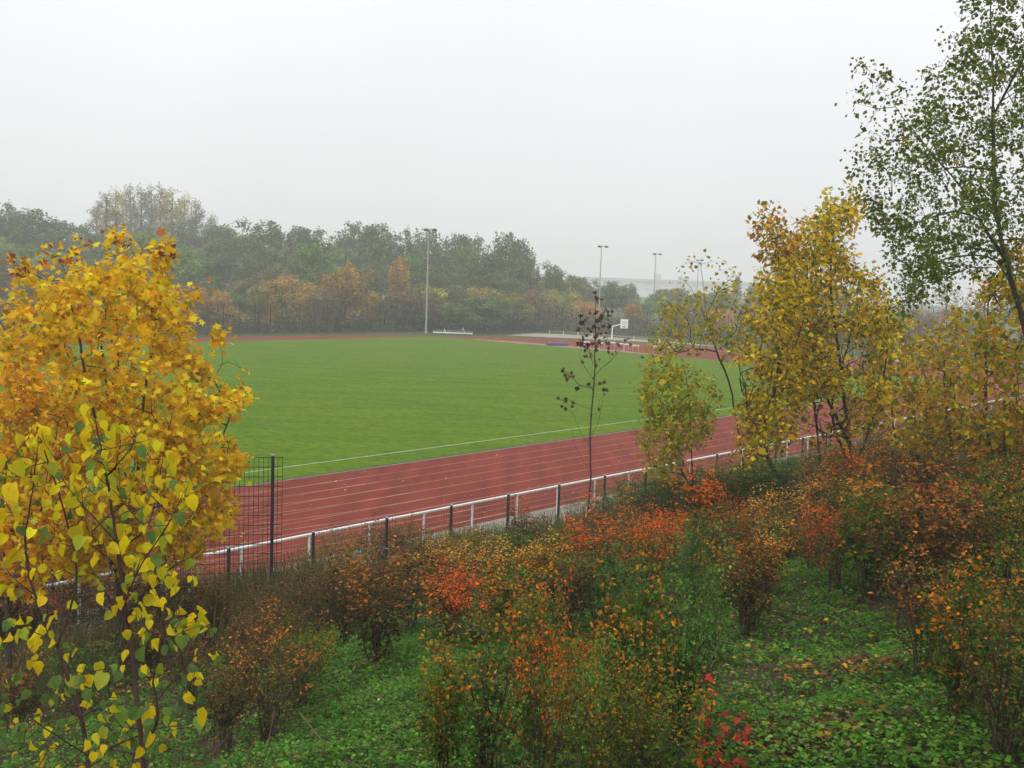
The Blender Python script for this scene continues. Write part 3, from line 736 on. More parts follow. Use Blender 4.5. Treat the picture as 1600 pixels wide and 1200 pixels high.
# undergrowth along the foot of the wood
def undergrowth():
    rng = np.random.default_rng(5); path = np.array([(10,126),(118,126),(138,122),(150,113),(155,98),(157,84),(157,60),(155,30),(140,-5)], float)
    seg = np.linalg.norm(np.diff(path, axis=0), axis=1); cs = np.concatenate([[0], np.cumsum(seg)]); n = 60000
    u = rng.uniform(0, cs[-1], n); s = np.interp(u, cs, path[:,0]); D = np.interp(u, cs, path[:,1])
    hh = 1.9+.9*np.sin(u*.55)+.6*np.sin(u*1.7+1)+.5*np.sin(u*.17+2)
    z = rng.uniform(0,1,n)**.8*hh; s += rng.normal(0,1.1,n); D += rng.normal(0,1.1,n)
    x, y = sd2xy(s, D); pos = np.stack([x, y, gz(x,y)+z], 1)
    base = pal(rng, n, [(.07,.085,.04),(.11,.085,.06),(.085,.065,.05),(.18,.15,.045),(.09,.12,.045)], [3,3,2,2,2], .3)
    ax = rng.normal(0,1,(n,3)); nr = rng.normal(0,1,(n,3))
    me = leaves_mesh('undergrowth', pos, ax, nr, rng.uniform(.18,.42,n), base, T_DIA, FARLEAF)
    o = link(bpy.data.objects.new('undergrowth', me)); struct(o, 'stuff'); o['label'] = 'dark undergrowth along the foot of the wood behind the ball fence'; o['category'] = 'undergrowth'
undergrowth()

# ================================================================ NEAR TREES
def leaf_variants(T, name):
    out = []
    for k, (b1, b2) in enumerate(((0,0),(.28,-.22),(-.12,-.30),(.55,.05),(.8,-.25))):
        V0, F0, kk = T; V = V0.copy(); V[:,2] += b1*V[:,0]**2*2 + b2*(V[:,1]-.4)**2 + .08*math.sin(k+1)*V[:,0]
        out.append(new_mesh(name, V, F0.ravel(), kk, (LEAF_BIG,), np.ones((len(V),3)), smooth=True))
    return out
HEARTS, MAPLES = leaf_variants(T_HEART, 'leaf'), leaf_variants(T_MAPLE, 'leaf')
ALD = leaf_variants(T_DIA, 'leaf')
def leaf_parts(parent, origin, pos, ax, nr, size, col, meshes, npart, T):
    d = np.linalg.norm(pos-np.array([0,0,CAMH]), axis=1)/size; order = np.argsort(d); near = order[:npart]; rest = order[npart:]
    s, a, n = leaf_frames(ax, nr)
    for i in near:
        o = bpy.data.objects.new('leaf', meshes[int(i) % len(meshes)])
        M = np.eye(4); M[:3,0] = s[i]*size[i]; M[:3,1] = a[i]*size[i]; M[:3,2] = n[i]*size[i]; M[:3,3] = pos[i]-origin
        o.matrix_local = mathutils.Matrix(M.tolist()); o.color = (*[float(c) for c in col[i]], 1); link(o, parent)
    if len(rest):
        me = leaves_mesh('foliage', pos[rest], ax[rest], nr[rest], size[rest], col[rest], T, LEAF_BIG)
        o = put('foliage', me, parent, origin)
        if npart: o['kind'] = 'stuff'
def gap_keep(sc, th, ylim=-1e9, soft=.25):
    def f(pos, rng):
        x, y, z = pos.T*sc; v = np.sin(x+1.3*np.sin(z*1.1+1))*np.sin(z*1.25+.8*np.sin(x*1.4))+.6*np.sin(y*1.5+x*.7)*np.cos(z*1.9+y)+.4*np.sin(x*3.1+z*2.7)*np.sin(z*3.3-y*2.1)
        pr = np.array([project(p) for p in pos])[:, 1]; t = th*np.clip((pr-ylim)/120., .45, 1)
        return v+rng.normal(0, soft, len(pos)) > t-1.0
    return f
def build_tree(name, label, cat, trunks, attr, rng, step, per, spread, lsize, cols, wts, T=T_DIA, up=.6, r_tip=.004, expo=.5, rmax=None, bark=BARK, droop=.25, flat=.5, group=None, npart=0, meshes=None, tip_col=None, jit=.18, px=0, minz=None, keep=None, k=1.0):
    step, spread, lsize, r_tip = step*k, spread*k, lsize*k, r_tip*k; rmax = rmax*k if rmax else None
    S, ends = grow(trunks, attr, rng, step, up, base_z_min=minz)
    r, cnt, ch = skel_radii(S, r_tip, expo, rmax)
    origin = np.array(trunks[0][0]); root = empty(name, tuple(float(v) for v in origin))
    put('trunk', skel_mesh('trunk', S, r, ch, cnt, bark), root, origin)
    pos, ax, nr = leaf_cloud(ends, S, rng, per, spread, droop, flat)
    # leaves along the last stretch of every twig too
    idx = [S.par[e] for e in ends if S.par[e] >= 0 and rng.uniform() < .7]
    p2, a2, n2 = leaf_cloud(idx, S, rng, max(1, per//3), spread*.7, droop, flat)
    pos = np.concatenate([pos, p2]); ax = np.concatenate([ax, a2]); nr = np.concatenate([nr, n2])
    if keep is not None:
        kk = keep(pos, rng); pos, ax, nr = pos[kk], ax[kk], nr[kk]
    n = len(pos); col = pal(rng, n, cols, wts, jit)
    if tip_col is not None: col = tip_col(pos, col, rng)
    size = lsize*np.exp(rng.normal(0,.28,n))
    if npart: leaf_parts(root, origin, pos, ax, nr, size, col, meshes, npart, T)
    else: put('crown', leaves_mesh('crown', pos, ax, nr, size, col, T, LEAF), root, origin)
    tag(root, label, cat, group, px=px); return root

GOLD = [(.86,.52,.010),(.88,.60,.015),(.82,.40,.010),(.70,.52,.02),(.30,.34,.02),(.46,.17,.02)]
def maple_tips(top_y):
    def f(pos, col, rng):
        pr = np.array([project(p) for p in pos]); hi = (pr[:,1] < top_y(pr[:,0])) & (rng.uniform(0,1,len(pos)) < .22)
        col[hi] = pal(rng, int(hi.sum()), [(.30,.09,.02),(.40,.14,.02),(.20,.06,.02)], None, .2); return col
    return f
rng = np.random.default_rng(21); Z = 18.0
polyA = [(0,560),(8,500),(35,455),(75,428),(120,420),(160,412),(180,395),(205,412),(245,415),(268,445),(292,480),(305,510),(290,540),(330,575),(362,612),(358,650),(345,660),(335,690),(380,705),(382,745),(345,790),(345,830),(300,870),(240,900),(120,900),(40,860),(10,700)]
attr = np.concatenate([sample_crown(polyA, Z, 2.3, 880, rng, 130), sample_crown([(180,620),(372,610),(382,745),(345,830),(300,870),(180,880)], Z-.7, .9, 170, rng, 60)])
tr = [pxline(q, Z) if i == 0 else pxline(q, Z, False) for i, q in enumerate([[(188,1010),(187,900),(186,760),(188,640),(182,500,.2),(180,400)],[(187,860,0),(172,740,-.5),(140,620,-.6),(122,520,-.4),(100,440)],[(187,880),(215,740,-.3),(225,620,-.2),(242,520),(252,425)],
      [(188,860),(240,730,.3),(290,660,.3),(345,615,.2)],[(187,900),(110,780,.2),(70,680,.4),(40,590,.3)],[(187,820),(170,640,.6),(150,480,.5)]])]
def sprig(p):  # stray twigs with single rusty leaves over the crown
    return np.array([at_depth(a, b, Z+rng.uniform(-.5,.5)) for a, b in p])
attr = np.concatenate([attr, sprig([(a_+c*math.cos(t_), b_+c*math.sin(t_)) for (a_, b_, t_) in ((40,435,-2.2),(250,405,-1.2),(296,462,-.7),(340,572,-.4),(355,620,-.1),(362,720,.3),(340,800,.5)) for c in (0,9,18,27)]), sprig([(182,368),(178,380),(127,385),(112,400),(45,425),(256,396),(250,410),(73,405),(90,398),(160,388),(172,375),(186,366),(205,385),(222,398),(240,400),(262,412),(325,455),(340,525),(348,528),(376,575),(345,545),(20,450),(8,470)])])
build_tree('golden_maple', 'golden-orange maple in full autumn leaf, standing in front of the track at left', 'tree', tr, attr, rng, .16, 21, .165, .070, GOLD, [5,5,3.4,3,1.1,.5], T_MAPLE, .55, .0032, .52, .06, BARK, .35, .5,
           npart=300, meshes=MAPLES, tip_col=maple_tips(lambda x: 398+abs(x-180)*.25), px=190, k=1.3, keep=gap_keep(2.6, .74, 470))
rng = np.random.default_rng(22); Z = 15.0
polyB = [(-90,560),(-20,540),(40,560),(85,610),(120,690),(125,770),(90,850),(60,930),(0,960),(-90,960)]
tr = [pxline(q, Z) if i == 0 else pxline(q, Z, False) for i, q in enumerate([[(15,1080),(12,940),(5,800),(15,680),(30,590)],[(12,960),(50,840),(80,740),(90,660)],[(12,960),(-40,820),(-60,700),(-70,600)]])]
build_tree('golden_maple', 'rusty-orange maple at the left edge, lower than the golden one beside it', 'tree', tr, sample_crown(polyB, Z, 1.5, 270, rng, 90), rng, .15, 17, .15, .064,
           [(.72,.36,.015),(.62,.25,.012),(.78,.45,.02),(.40,.16,.02),(.30,.27,.02)], [4,3,3,1.5,1.4], T_MAPLE, .5, .003, .52, .04, BARK, .35, .5, npart=150, meshes=MAPLES, px=10, k=1.3, keep=gap_keep(2.9, .6))

# foreground sapling with large heart-shaped leaves
rng = np.random.default_rng(33); Z = 4.3
def heart_sapling(ST, RG, Z, nmax, label, lead, seed, px):
    rng = np.random.default_rng(seed)
    tr = [pxline(q, Z) if i == 0 else pxline(q, Z, False) for i, q in enumerate(ST)]
    attr = np.concatenate([sample_crown(p, Z, .40, n, rng, 60) for p, n in RG])
    S, ends = grow(tr, attr, rng, .055, .5); r, cnt, ch = skel_radii(S, .0017, .42, .02)
    origin = np.array(tr[0][0]); root = empty('heart_leaved_sapling', tuple(float(v) for v in origin))
    put('trunk', skel_mesh('trunk', S, r, ch, cnt, TWIG), root, origin)
    P = []; A = []; Nn = []
    for e in ends:
        i = e; side = 1 if rng.uniform() < .5 else -1
        for k in range(2):
            if i < 0: break
            p = S.p[i]; q = S.p[S.par[i]] if S.par[i] >= 0 else p-np.array([0,0,.05]); d = unit(p-q); lat = unit(np.cross(d, np.array([0,0,1.]))+1e-6)
            if k == 0 or rng.uniform() < .25:
                P.append(p+lat*side*.018+rng.normal(0,.006,3)); A.append(lat*side*.5+d*.2+np.array([0,0,-.95])+rng.normal(0,.30,3))
                Nn.append(np.array([rng.normal(0,1.0), -.5, .35])+lat*side*.6+rng.normal(0,.55,3)); side = -side
            i = S.par[i]; i = S.par[i] if i >= 0 else -1
    # leaves hanging in pairs from the leading shoots
    for q in tr[:lead]:
        C = catmull(q[-4:], 4)
        for k in range(2, len(C)):
            sd = 1 if k % 2 else -1; P.append(C[k]+np.array([sd*.02,0,0])); A.append(np.array([sd*.5, rng.normal(0,.3), -.85])); Nn.append(np.array([sd*.7+rng.normal(0,.4),-.7,.3]))
    P = np.array(P); A = np.array(A); Nn = np.array(Nn); n = len(P)
    k = rng.permutation(n)[:nmax]; P, A, Nn = P[k], A[k], Nn[k]; n = len(P)
    pr = np.array([project(p) for p in P]); low = np.clip((pr[:,1]-950)/250, 0, .5)
    cy = pal(rng, n, [(.68,.50,.010),(.72,.56,.02),(.52,.46,.015),(.32,.37,.03)], [6,3,3,2], .12); cg = pal(rng, n, [(.12,.21,.05),(.17,.27,.05),(.10,.17,.06)], None, .15)
    g = rng.uniform(0,1,n) < (.13+low*.85); cy[g] = cg[g]
    leaf_parts(root, origin, P, A, Nn, np.exp(rng.normal(math.log(.048),.24,n)), cy, HEARTS, n, T_HEART)
    tag(root, label, 'tree', px=px)
heart_sapling([[(228,1330),(224,1200),(216,1110,.0),(204,1000,.05),(194,930),(180,830),(166,745),(152,668),(146,634)],
   [(185,860),(232,820,-.15),(246,765,-.2),(258,690,-.2)],[(192,945),(222,880,-.2),(262,820,-.3),(292,760,-.3)],[(222,1180),(246,1120,-.2),(240,1050,-.25),(262,985,-.3),(300,960,-.35)],
   [(240,1100),(290,1040,-.3),(335,1000,-.3),(352,985,-.3)],[(170,1170),(240,1140),(300,1130),(345,1110)],[(166,745),(205,700,-.1),(212,672,-.1)],[(185,850),(130,790),(105,760),(95,740)],[(200,960),(250,900,-.1),(300,870,-.2),(320,850,-.2)]],
   [([(125,635),(170,640),(215,665),(270,690),(300,740),(308,800),(310,860),(300,900),(200,940),(120,900),(110,760),(100,700)], 125),
    ([(180,930),(300,890),(325,950),(352,1000),(335,1100),(300,1160),(215,1180),(150,1120),(185,1050)], 105)], 4.3, 298,
   'young sapling with large yellow heart-shaped leaves, its thin leader standing before the golden maple', 3, 33, 200)
heart_sapling([[(150,1330),(136,1180,.1),(125,1120,.1),(90,1010,.15),(55,930,.2),(40,850,.2),(52,760,.2),(60,680,.2)],[(90,1010),(120,900),(100,800),(75,720),(58,668)],[(55,930,.2),(10,890,.2),(-20,800,.2)],
   [(125,1120),(60,1060,.1),(10,1000,.1),(-20,980)],[(136,1180),(90,1150,-.2),(30,1110,-.3),(-20,1080,-.3)],[(125,1120),(170,1090),(160,1020)],[(150,1330),(210,1180),(160,1130)]],
   [([(40,665),(90,660),(120,720),(130,800),(110,900),(60,900),(-20,860),(-20,730)], 85), ([(0,900),(120,920),(110,1010),(180,1040),(250,1150),(200,1230),(-20,1230),(-20,980)], 125)], 4.7, 298,
   'second heart-leaved sapling at the left edge, with greener leaves low down', 2, 34, 40)

# big green tree, right edge
rng = np.random.default_rng(41); Z = 16.0
polyR = [(1500,70),(1510,15),(1535,-20),(1545,-150),(1650,-220),(1760,-100),(1830,150),(1800,400),(1700,470),(1620,490),(1560,440),(1500,430),(1450,470),(1405,500),(1395,440),(1385,400),(1368,350),(1350,300),(1345,262),(1365,230),(1400,190),(1440,145),(1450,130)]
attr = np.concatenate([sample_crown(polyR, Z, 2.6, 1000, rng, 150), np.array([at_depth(a, b, Z+rng.uniform(-.3,.3)) for a, b in
   ((1330,160),(1345,150),(1352,105),(1348,98),(1365,120),(1362,145),(1388,100),(1385,115),(1372,170),(1350,205),(1360,215),(1415,142),(1400,150),(1480,60),(1500,80),(1510,62),(1525,65),(1440,112),(1455,118),(1470,110),(1500,100),(1520,95),(1505,15),(1520,20),(1560,10),(1570,30),(1590,60),(1340,272),(1350,268),(1335,240))])])
tr = [pxline(q, Z) if i == 0 else pxline(q, Z, False) for i, q in enumerate([[(1700,1010),(1668,780),(1640,640),(1605,520),(1578,430),(1558,340),(1553,240),(1551,120),(1548,0),(1546,-120)],
   [(1572,410),(1530,340,-.5),(1500,290,-.6),(1440,220,-.5),(1400,168,-.4),(1370,128,-.4)],[(1554,265),(1520,262,.4),(1485,262,.5),(1440,280,.5)],[(1535,345,-.4),(1490,330,-.5),(1440,345,-.5),(1400,360,-.4)],
   [(1600,500),(1560,410,.5),(1500,400,.8),(1440,420,.8),(1400,440,.7)],[(1600,520),(1680,400,.3),(1720,250,.3),(1730,100)],[(1552,180),(1600,90,-.4),(1640,0,-.4)]])]
build_tree('alder_tree', 'large green-leaved tree with sparse crown against the sky at the right edge', 'tree', tr, attr, rng, .16, 26, .16, .043,
  [(.12,.17,.028),(.15,.20,.03),(.08,.12,.022),(.20,.19,.03),(.36,.30,.03)], [4,4,3,1,.35], T_DIA, .5, .0022, .5, .052, BARK, .55, .3, px=1560, k=1.28, keep=gap_keep(2.4, .32))
# bare purple twigs at the foot of its crown
# yellow trees, centre right
rng = np.random.default_rng(51); Z = 30.0; YC = [(.76,.50,.012),(.66,.48,.015),(.30,.28,.03),(.16,.19,.025),(.50,.26,.02),(.30,.12,.02)]
polyC1 = [(1240,350),(1262,330),(1290,325),(1293,300),(1312,303),(1335,292),(1342,330),(1335,380),(1330,420),(1372,425),(1380,455),(1395,500),(1402,560),(1398,620),(1370,660),(1330,680),(1270,690),(1240,620),(1235,500),(1225,420)]
polyC2 = [(1185,322),(1205,315),(1225,345),(1245,400),(1255,480),(1262,600),(1240,690),(1205,705),(1180,740),(1150,775),(1140,750),(1160,700),(1150,660),(1160,600),(1150,560),(1178,520),(1172,470),(1190,430),(1192,380),(1180,350)]
def tipC(pos, col, rng):
    pr = np.array([project(p) for p in pos]); hi = (pr[:,1] < 400) & (pr[:,0] < 1250) & (rng.uniform(0,1,len(pos)) < .5)
    col[hi] = pal(rng, int(hi.sum()), [(.30,.11,.03),(.22,.08,.03),(.42,.20,.03)], None, .2); return col
build_tree('yellow_tree', 'bright yellow tree with leafy top reaching the sky, right of centre', 'tree',
  [pxline(q, Z) if i == 0 else pxline(q, Z, False) for i, q in enumerate([[(1335,790),(1330,730),(1322,650),(1312,560),(1300,470),(1300,380),(1318,310)],[(1332,740),(1365,650,.4),(1385,560,.5),(1385,470,.4)],[(1325,690),(1285,600,-.4),(1262,500,-.4),(1262,400,-.3)],[(1330,740),(1300,640,.5),(1330,520,.5),(1345,430,.4)]])],
  np.concatenate([sample_crown(polyC1, Z, 2.6, 620, rng, 90), sample_crown([(1225,500),(1400,500),(1400,640),(1370,690),(1240,700)], Z, 2.2, 240, rng, 50)]), rng, .15, 17, .19, .066, YC, [4,4,3,2.4,1.2,.5], T_DIA, .6, .0030, .5, .065, BARK_DK, .3, .5, tip_col=tipC, px=1320, k=1.82, keep=gap_keep(1.7, 1.05, 430))
build_tree('yellow_tree', 'slimmer yellow tree with brownish tips, left of the bright yellow one', 'tree',
  [pxline(q, Z-2.5) if i == 0 else pxline(q, Z-2.5, False) for i, q in enumerate([[(1245,860),(1222,800),(1195,700),(1212,600),(1225,500),(1215,400),(1203,330)],[(1200,720),(1170,660,.3),(1165,600,.3)],[(1215,780),(1190,740,-.4),(1160,760,-.5)],[(1215,590),(1250,520,.4),(1255,440,.3)]])],
  np.concatenate([sample_crown(polyC2, Z-2.5, 2.3, 420, rng, 60), sample_crown([(1150,540),(1240,520),(1250,690),(1160,720)], Z-2.4, 1.5, 150, rng, 40)]), rng, .15, 16, .18, .066, YC, [4,4,3,2.4,1.2,.5], T_DIA, .6, .0030, .5, .055, BARK_DK, .3, .5, tip_col=tipC, px=1215, k=1.67, keep=gap_keep(1.8, 1.18, 400))
# slim stems below
for (pxs, zz, lab) in (([(1278,790),(1280,700),(1268,600),(1255,480)], 31.5, 'thin leafless-based stem standing between the two yellow trees'), ([(1440,770),(1400,690),(1392,600),(1388,520)], 33.0, 'slim dark-stemmed yellow tree in the gap where the white box shows')):
    rg = np.random.default_rng(int(pxs[0][0])); x0 = pxs[-1]
    at_ = sample_crown([(x0[0]-45,x0[1]-40),(x0[0]+40,x0[1]-30),(x0[0]+45,x0[1]+90),(x0[0]-35,x0[1]+110)], zz, 1.7, 75, rg, 40)
    build_tree('slim_tree', lab, 'tree', [pxline(pxs, zz)], at_, rg, .15, 12, .19, .068, YC, [3,4,4,4,1,.5], T_DIA, .6, .0030, .5, .05, BARK_DK, px=x0[0], k=1.9)
# sparse sapling and olive bush left of the yellow trees
rng = np.random.default_rng(61); Z = 29.0; OC = [(.50,.40,.02),(.33,.33,.02),(.20,.25,.02),(.45,.30,.02),(.30,.14,.02)]
attr = np.concatenate([sample_crown([(1035,470),(1055,455),(1090,450),(1130,440),(1165,455),(1175,500),(1160,560),(1120,560),(1080,545),(1040,555),(1010,560),(1012,530)], Z, 1.6, 150, rng, 50),
   np.array([at_depth(a, b, Z) for a, b in ((1072,412),(1080,408),(1097,402),(1115,408),(1122,420),(1135,425),(1150,432),(1066,432),(1058,445),(1042,470))])])
build_tree('sparse_sapling', 'sparse green-yellow sapling with a thin bare top, in front of the far bend', 'tree',
  [pxline(q, Z) if i == 0 else pxline(q, Z, False) for i, q in enumerate([[(1172,800),(1160,720),(1150,650),(1137,590),(1118,545),(1104,490),(1098,440),(1095,404)],[(1120,550),(1085,545,.2),(1040,560,.3)],[(1150,650),(1110,620,-.2),(1070,590,-.3)],[(1105,490),(1125,450),(1148,432)],[(1104,500),(1080,450),(1062,434)]])],
  attr, rng, .15, 7, .16, .060, OC, [3,4,3,1.5,.6], T_DIA, .5, .0028, .42, .05, BARK_DK, px=1100, k=1.7)
attr = sample_crown([(998,600),(1010,570),(1035,560),(1060,575),(1095,570),(1120,600),(1112,650),(1098,690),(1070,705),(1045,745),(1010,740),(1002,690),(1008,650)], Z-2, 1.7, 230, rng, 45)
build_tree('slim_tree', 'olive and yellow bushy young tree right of the dark-leaved sapling', 'tree',
  [pxline(q, Z-2) if i == 0 else pxline(q, Z-2, False) for i, q in enumerate([[(1085,830),(1083,760),(1080,690),(1076,620),(1070,570)],[(1083,770),(1050,700,-.3),(1030,620,-.3)]])],
  attr, rng, .15, 12, .17, .060, OC, [2,4,5,2,1], T_DIA, .5, .0028, .42, .045, BARK_DK, px=1060, k=1.6)
# yellow-olive saplings, right edge
rng = np.random.default_rng(71)
for k, (poly, stem, zz, lab, cw, na) in enumerate((
   ([(1390,640),(1410,590),(1430,540),(1470,500),(1510,470),(1530,540),(1520,640),(1500,710),(1440,720),(1400,700)], [(1500,830),(1495,740),(1480,650),(1475,560),(1480,490)], 25.0, 'olive-yellow sapling left of the slanting dark trunk', [3,4,3,3,1], 210),
   ([(1510,500),(1530,450),(1560,420),(1600,440),(1640,500),(1640,640),(1610,720),(1540,730),(1510,650)], [(1552,900),(1548,800),(1545,690),(1540,580),(1545,470)], 21.0, 'olive-yellow sapling with a straight thin stem near the right edge', [3,4,4,3,1], 230),
   ([(1570,400),(1600,370),(1680,360),(1720,440),(1680,520),(1590,500)], [(1640,800),(1650,650),(1640,500),(1620,420)], 26.0, 'orange-leaved young tree cut by the right edge, behind the green one', [1,1,.5,5,4], 90),
   ([(1590,520),(1640,500),(1760,500),(1760,760),(1620,780),(1590,700)], [(1690,900),(1680,760),(1670,620),(1670,540)], 22.0, 'olive thicket tree beyond the right edge of the path view', [3,4,4,3,1], 120))):
    build_tree('slim_tree', lab, 'tree', [pxline(stem, zz)], sample_crown(poly, zz, 2.0, int(na*1.5), rng, 60), rng, .14, 13, .17, .060, [(.54,.37,.02),(.34,.29,.02),(.18,.20,.02),(.54,.27,.015),(.46,.17,.02)], cw, T_DIA, .5, .0028, .45, .04, BARK_DK, px=stem[-1][0], k=1.75, keep=gap_keep(1.9, .8))
# dark-leaved sapling
rng = np.random.default_rng(81); Z = 26.5
stem = pxline([(915,870),(919,800),(923,740),(922,680),(928,600),(930,540),(931,455)], Z)
CR = (860, 440)
LP = [(420,95),(438,140),(445,170),(420,290),(425,275),(510,275),(550,275),(320,330),(335,345),(300,370),(312,360),(450,365),(435,350),(480,310),(495,325),(515,345),(540,350),(268,425),(345,435),(415,420),(550,405),(385,460),(470,480),(520,470),(425,490),(335,500),(312,535),(295,565),(300,600),(290,585),(400,570),(450,565),(440,580),(525,565),(345,610),(315,640),(435,632),(540,650),(620,648),(705,540),(735,540),(665,610),(290,745),(450,725),(370,670),(380,700),(125,835),(150,870),(148,918),(215,880),(205,875),(355,950),(470,945),(255,1000),(250,990),(520,1015),(495,1050),(110,1100),(145,1090),(135,1110),(115,1165),(210,1160),(455,1180),(215,1130)]
pts = [at_depth(CR[0]+a/6, CR[1]+b/6, Z+rng.uniform(-.35,.35)) for a, b in LP]
br = [pxline(q, Z, False) for q in ([(926,592),(940,575,-.1),(955,563,-.15),(971,545,-.2)],[(926,590),(913,573,.1),(905,555,.15)],[(924,606),(905,601,.1),(895,590,.15),(882,582,.2)],[(925,604),(942,597,-.2),(948,590,-.2)],[(923,640),(905,633,.2),(892,625,.2)],[(922,650),(938,640,-.2),(944,612,-.2)],
     [(929,560),(918,548),(908,535)],[(930,545),(945,535),(952,522)],[(930,570),(924,562),(921,550)],[(922,700),(905,670,.2),(895,645,.2)],[(922,690),(935,660),(938,640)],[(923,740),(900,700,-.2),(893,670,-.2)])]
S, ends = grow([stem]+br, np.array(pts), rng, .15, .7, base_z_min=at_depth(920,700,Z)[2]); r, cnt, ch = skel_radii(S, .0040, .5, .034)
root = empty('dark_leaved_sapling', tuple(float(v) for v in stem[0])); put('trunk', skel_mesh('trunk', S, r, ch, cnt, BARK_DK), root, stem[0])
pp = np.concatenate([np.array(pts), np.array(pts)+rng.normal(0,.06,(len(pts),3))]); n = len(pp)
leaf_parts(root, stem[0], pp, rng.normal(0,.5,(n,3))+np.array([0,0,-.7]), rng.normal(0,1,(n,3))+np.array([0,-.6,.3]), rng.uniform(.08,.14,n), pal(rng, n, [(.085,.038,.026),(.06,.028,.020),(.12,.055,.03)], None, .2), MAPLES, n, T_MAPLE)
tag(root, 'thin sapling with a few shrivelled dark brown leaves, standing before the pitch', 'tree', px=920)

# ================================================================ SHRUBS
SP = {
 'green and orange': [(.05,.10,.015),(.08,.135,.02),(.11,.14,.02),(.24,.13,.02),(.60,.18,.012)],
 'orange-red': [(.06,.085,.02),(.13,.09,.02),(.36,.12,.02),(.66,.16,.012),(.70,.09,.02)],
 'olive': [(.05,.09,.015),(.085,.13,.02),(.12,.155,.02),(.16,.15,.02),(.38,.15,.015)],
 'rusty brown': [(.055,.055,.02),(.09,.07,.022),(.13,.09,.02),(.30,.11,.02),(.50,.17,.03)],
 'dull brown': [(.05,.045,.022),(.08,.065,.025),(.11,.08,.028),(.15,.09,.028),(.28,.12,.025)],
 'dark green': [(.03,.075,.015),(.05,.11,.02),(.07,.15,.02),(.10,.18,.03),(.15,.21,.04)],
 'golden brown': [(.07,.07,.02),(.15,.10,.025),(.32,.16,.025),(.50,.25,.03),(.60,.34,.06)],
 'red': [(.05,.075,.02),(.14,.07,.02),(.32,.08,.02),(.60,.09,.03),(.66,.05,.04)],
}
def shrub_proto(palname, seed, dense=1.0, wide=.62, leaf=.038):
    rng = np.random.default_rng(seed); nst = rng.integers(14, 20); tr = []
    for i in range(nst):
        a = rng.uniform(0, 6.28); rr = wide*rng.uniform(.25, 1.0); h = 1.5*rng.uniform(.62, 1.0)
        b = np.array([rng.normal(0,.07), rng.normal(0,.07), 0]); top = np.array([rr*math.cos(a), rr*math.sin(a), h*(1-.18*rr/wide)])
        mid = b*.6+top*.5+np.array([0,0,.10]) - np.array([top[0],top[1],0])*.12
        tr.append([b, b+(mid-b)*.5+rng.normal(0,.02,3), mid, top])
    n = 210; th = rng.uniform(0, 6.28, n); R = rng.uniform(0,1,n)**.5; z = rng.uniform(.32,1,n)
    prof_ = wide*(.35+.75*np.sin(np.clip((z-.15)/.85,0,1)*math.pi*.62)); at = np.stack([np.cos(th)*R*prof_, np.sin(th)*R*prof_, z*1.46-.12*R], 1)
    at[:,2] += rng.normal(0,.05,n)
    q = rng.integers(0, n, 26); sp = at[q].copy(); sp[:,:2] *= 1.18; sp[:,2] = np.clip(sp[:,2]+rng.uniform(.12,.50,26), .3, 2.0); at = np.concatenate([at, sp])
    S, ends = grow(tr, at, rng, .075, .9, .2); r, cnt, ch = skel_radii(S, .0032, .5, .024)
    stems = skel_mesh('stems', S, r, ch, cnt, TWIG)
    P = np.array(S.p); nd = np.where((cnt <= 3) & (P[:,2] > .36+.22*np.sin(P[:,0]*4+seed)))[0]
    per = int(8*dense); rep = np.repeat(nd, per); n = len(rep)
    off = rng.normal(0,1,(n,3))*np.array([.045,.045,.025]); pos = P[rep]+off
    ax = off*np.array([1,1,.3])+rng.normal(0,.02,(n,3)); nr = rng.normal(0,.45,(n,3)); nr[:,2] = 1
    # shoots of one colour: shade shifts per twig and rises with height
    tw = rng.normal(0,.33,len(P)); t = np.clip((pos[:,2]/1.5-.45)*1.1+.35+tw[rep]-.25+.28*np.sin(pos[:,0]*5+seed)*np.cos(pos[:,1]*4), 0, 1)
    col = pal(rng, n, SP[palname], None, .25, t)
    lm = leaves_mesh('foliage', pos, ax, nr, rng.uniform(.7,1.35,n)*leaf, col, T_DIA, LEAF)
    return stems, lm
SPROTO = {}
for i, k in enumerate(SP): SPROTO[k] = [shrub_proto(k, 300+i*10+j, (1.0 if k not in ('dull brown','rusty brown') else .75), (.60,.42,.74)[j], (.042,.052,.040)[j]) for j in range(3)]
SHN = 0
def place_phrase(px, py):
    d = 'front-row' if py > 1090 else 'mid-bank' if py > 960 else 'farther'
    w = ('under the heart-leaved sapling' if px < 330 else 'below the tall fence corner' if px < 520 else 'below the white rail' if px < 860 else
         'below the dark-leaved sapling' if px < 1010 else 'in front of the slimmer yellow tree' if px < 1240 else 'in front of the bright yellow tree' if px < 1420 else 'near the right edge')
    return d, w
def shrub(px, pyb, hpx, wpx, k, label=None, Y=None):
    global SHN
    p = on_ground(px, pyb) if Y is None else None
    if Y is not None: x = at_depth(px, pyb, Y)[0]; p = np.array([x, Y, float(gz(x, Y))])
    Yp = p[1]; h = hpx*Yp/F/1.5; w = wpx*Yp/F/1.35
    r = empty('shrub', (p[0], p[1], float(gz(p[0],p[1]))-.03), RNG.uniform(0,6.28), (w, w*RNG.uniform(.9,1.1), h))
    sm, lm = SPROTO[k][(SHN*7//3) % 3]; SHN += 1
    link(bpy.data.objects.new('stems', sm), r); c = link(bpy.data.objects.new('foliage', lm), r)
    f = math.exp(RNG.normal(0,.08)); c.color = (f*math.exp(RNG.normal(0,.05)), f, f*math.exp(RNG.normal(0,.08)), 1)
    pa, pb_ = place_phrase(px, pyb)
    tag(r, label or f'{pa} {k} shrub {pb_}', 'shrub', 'shrubs on the bank', px=px)
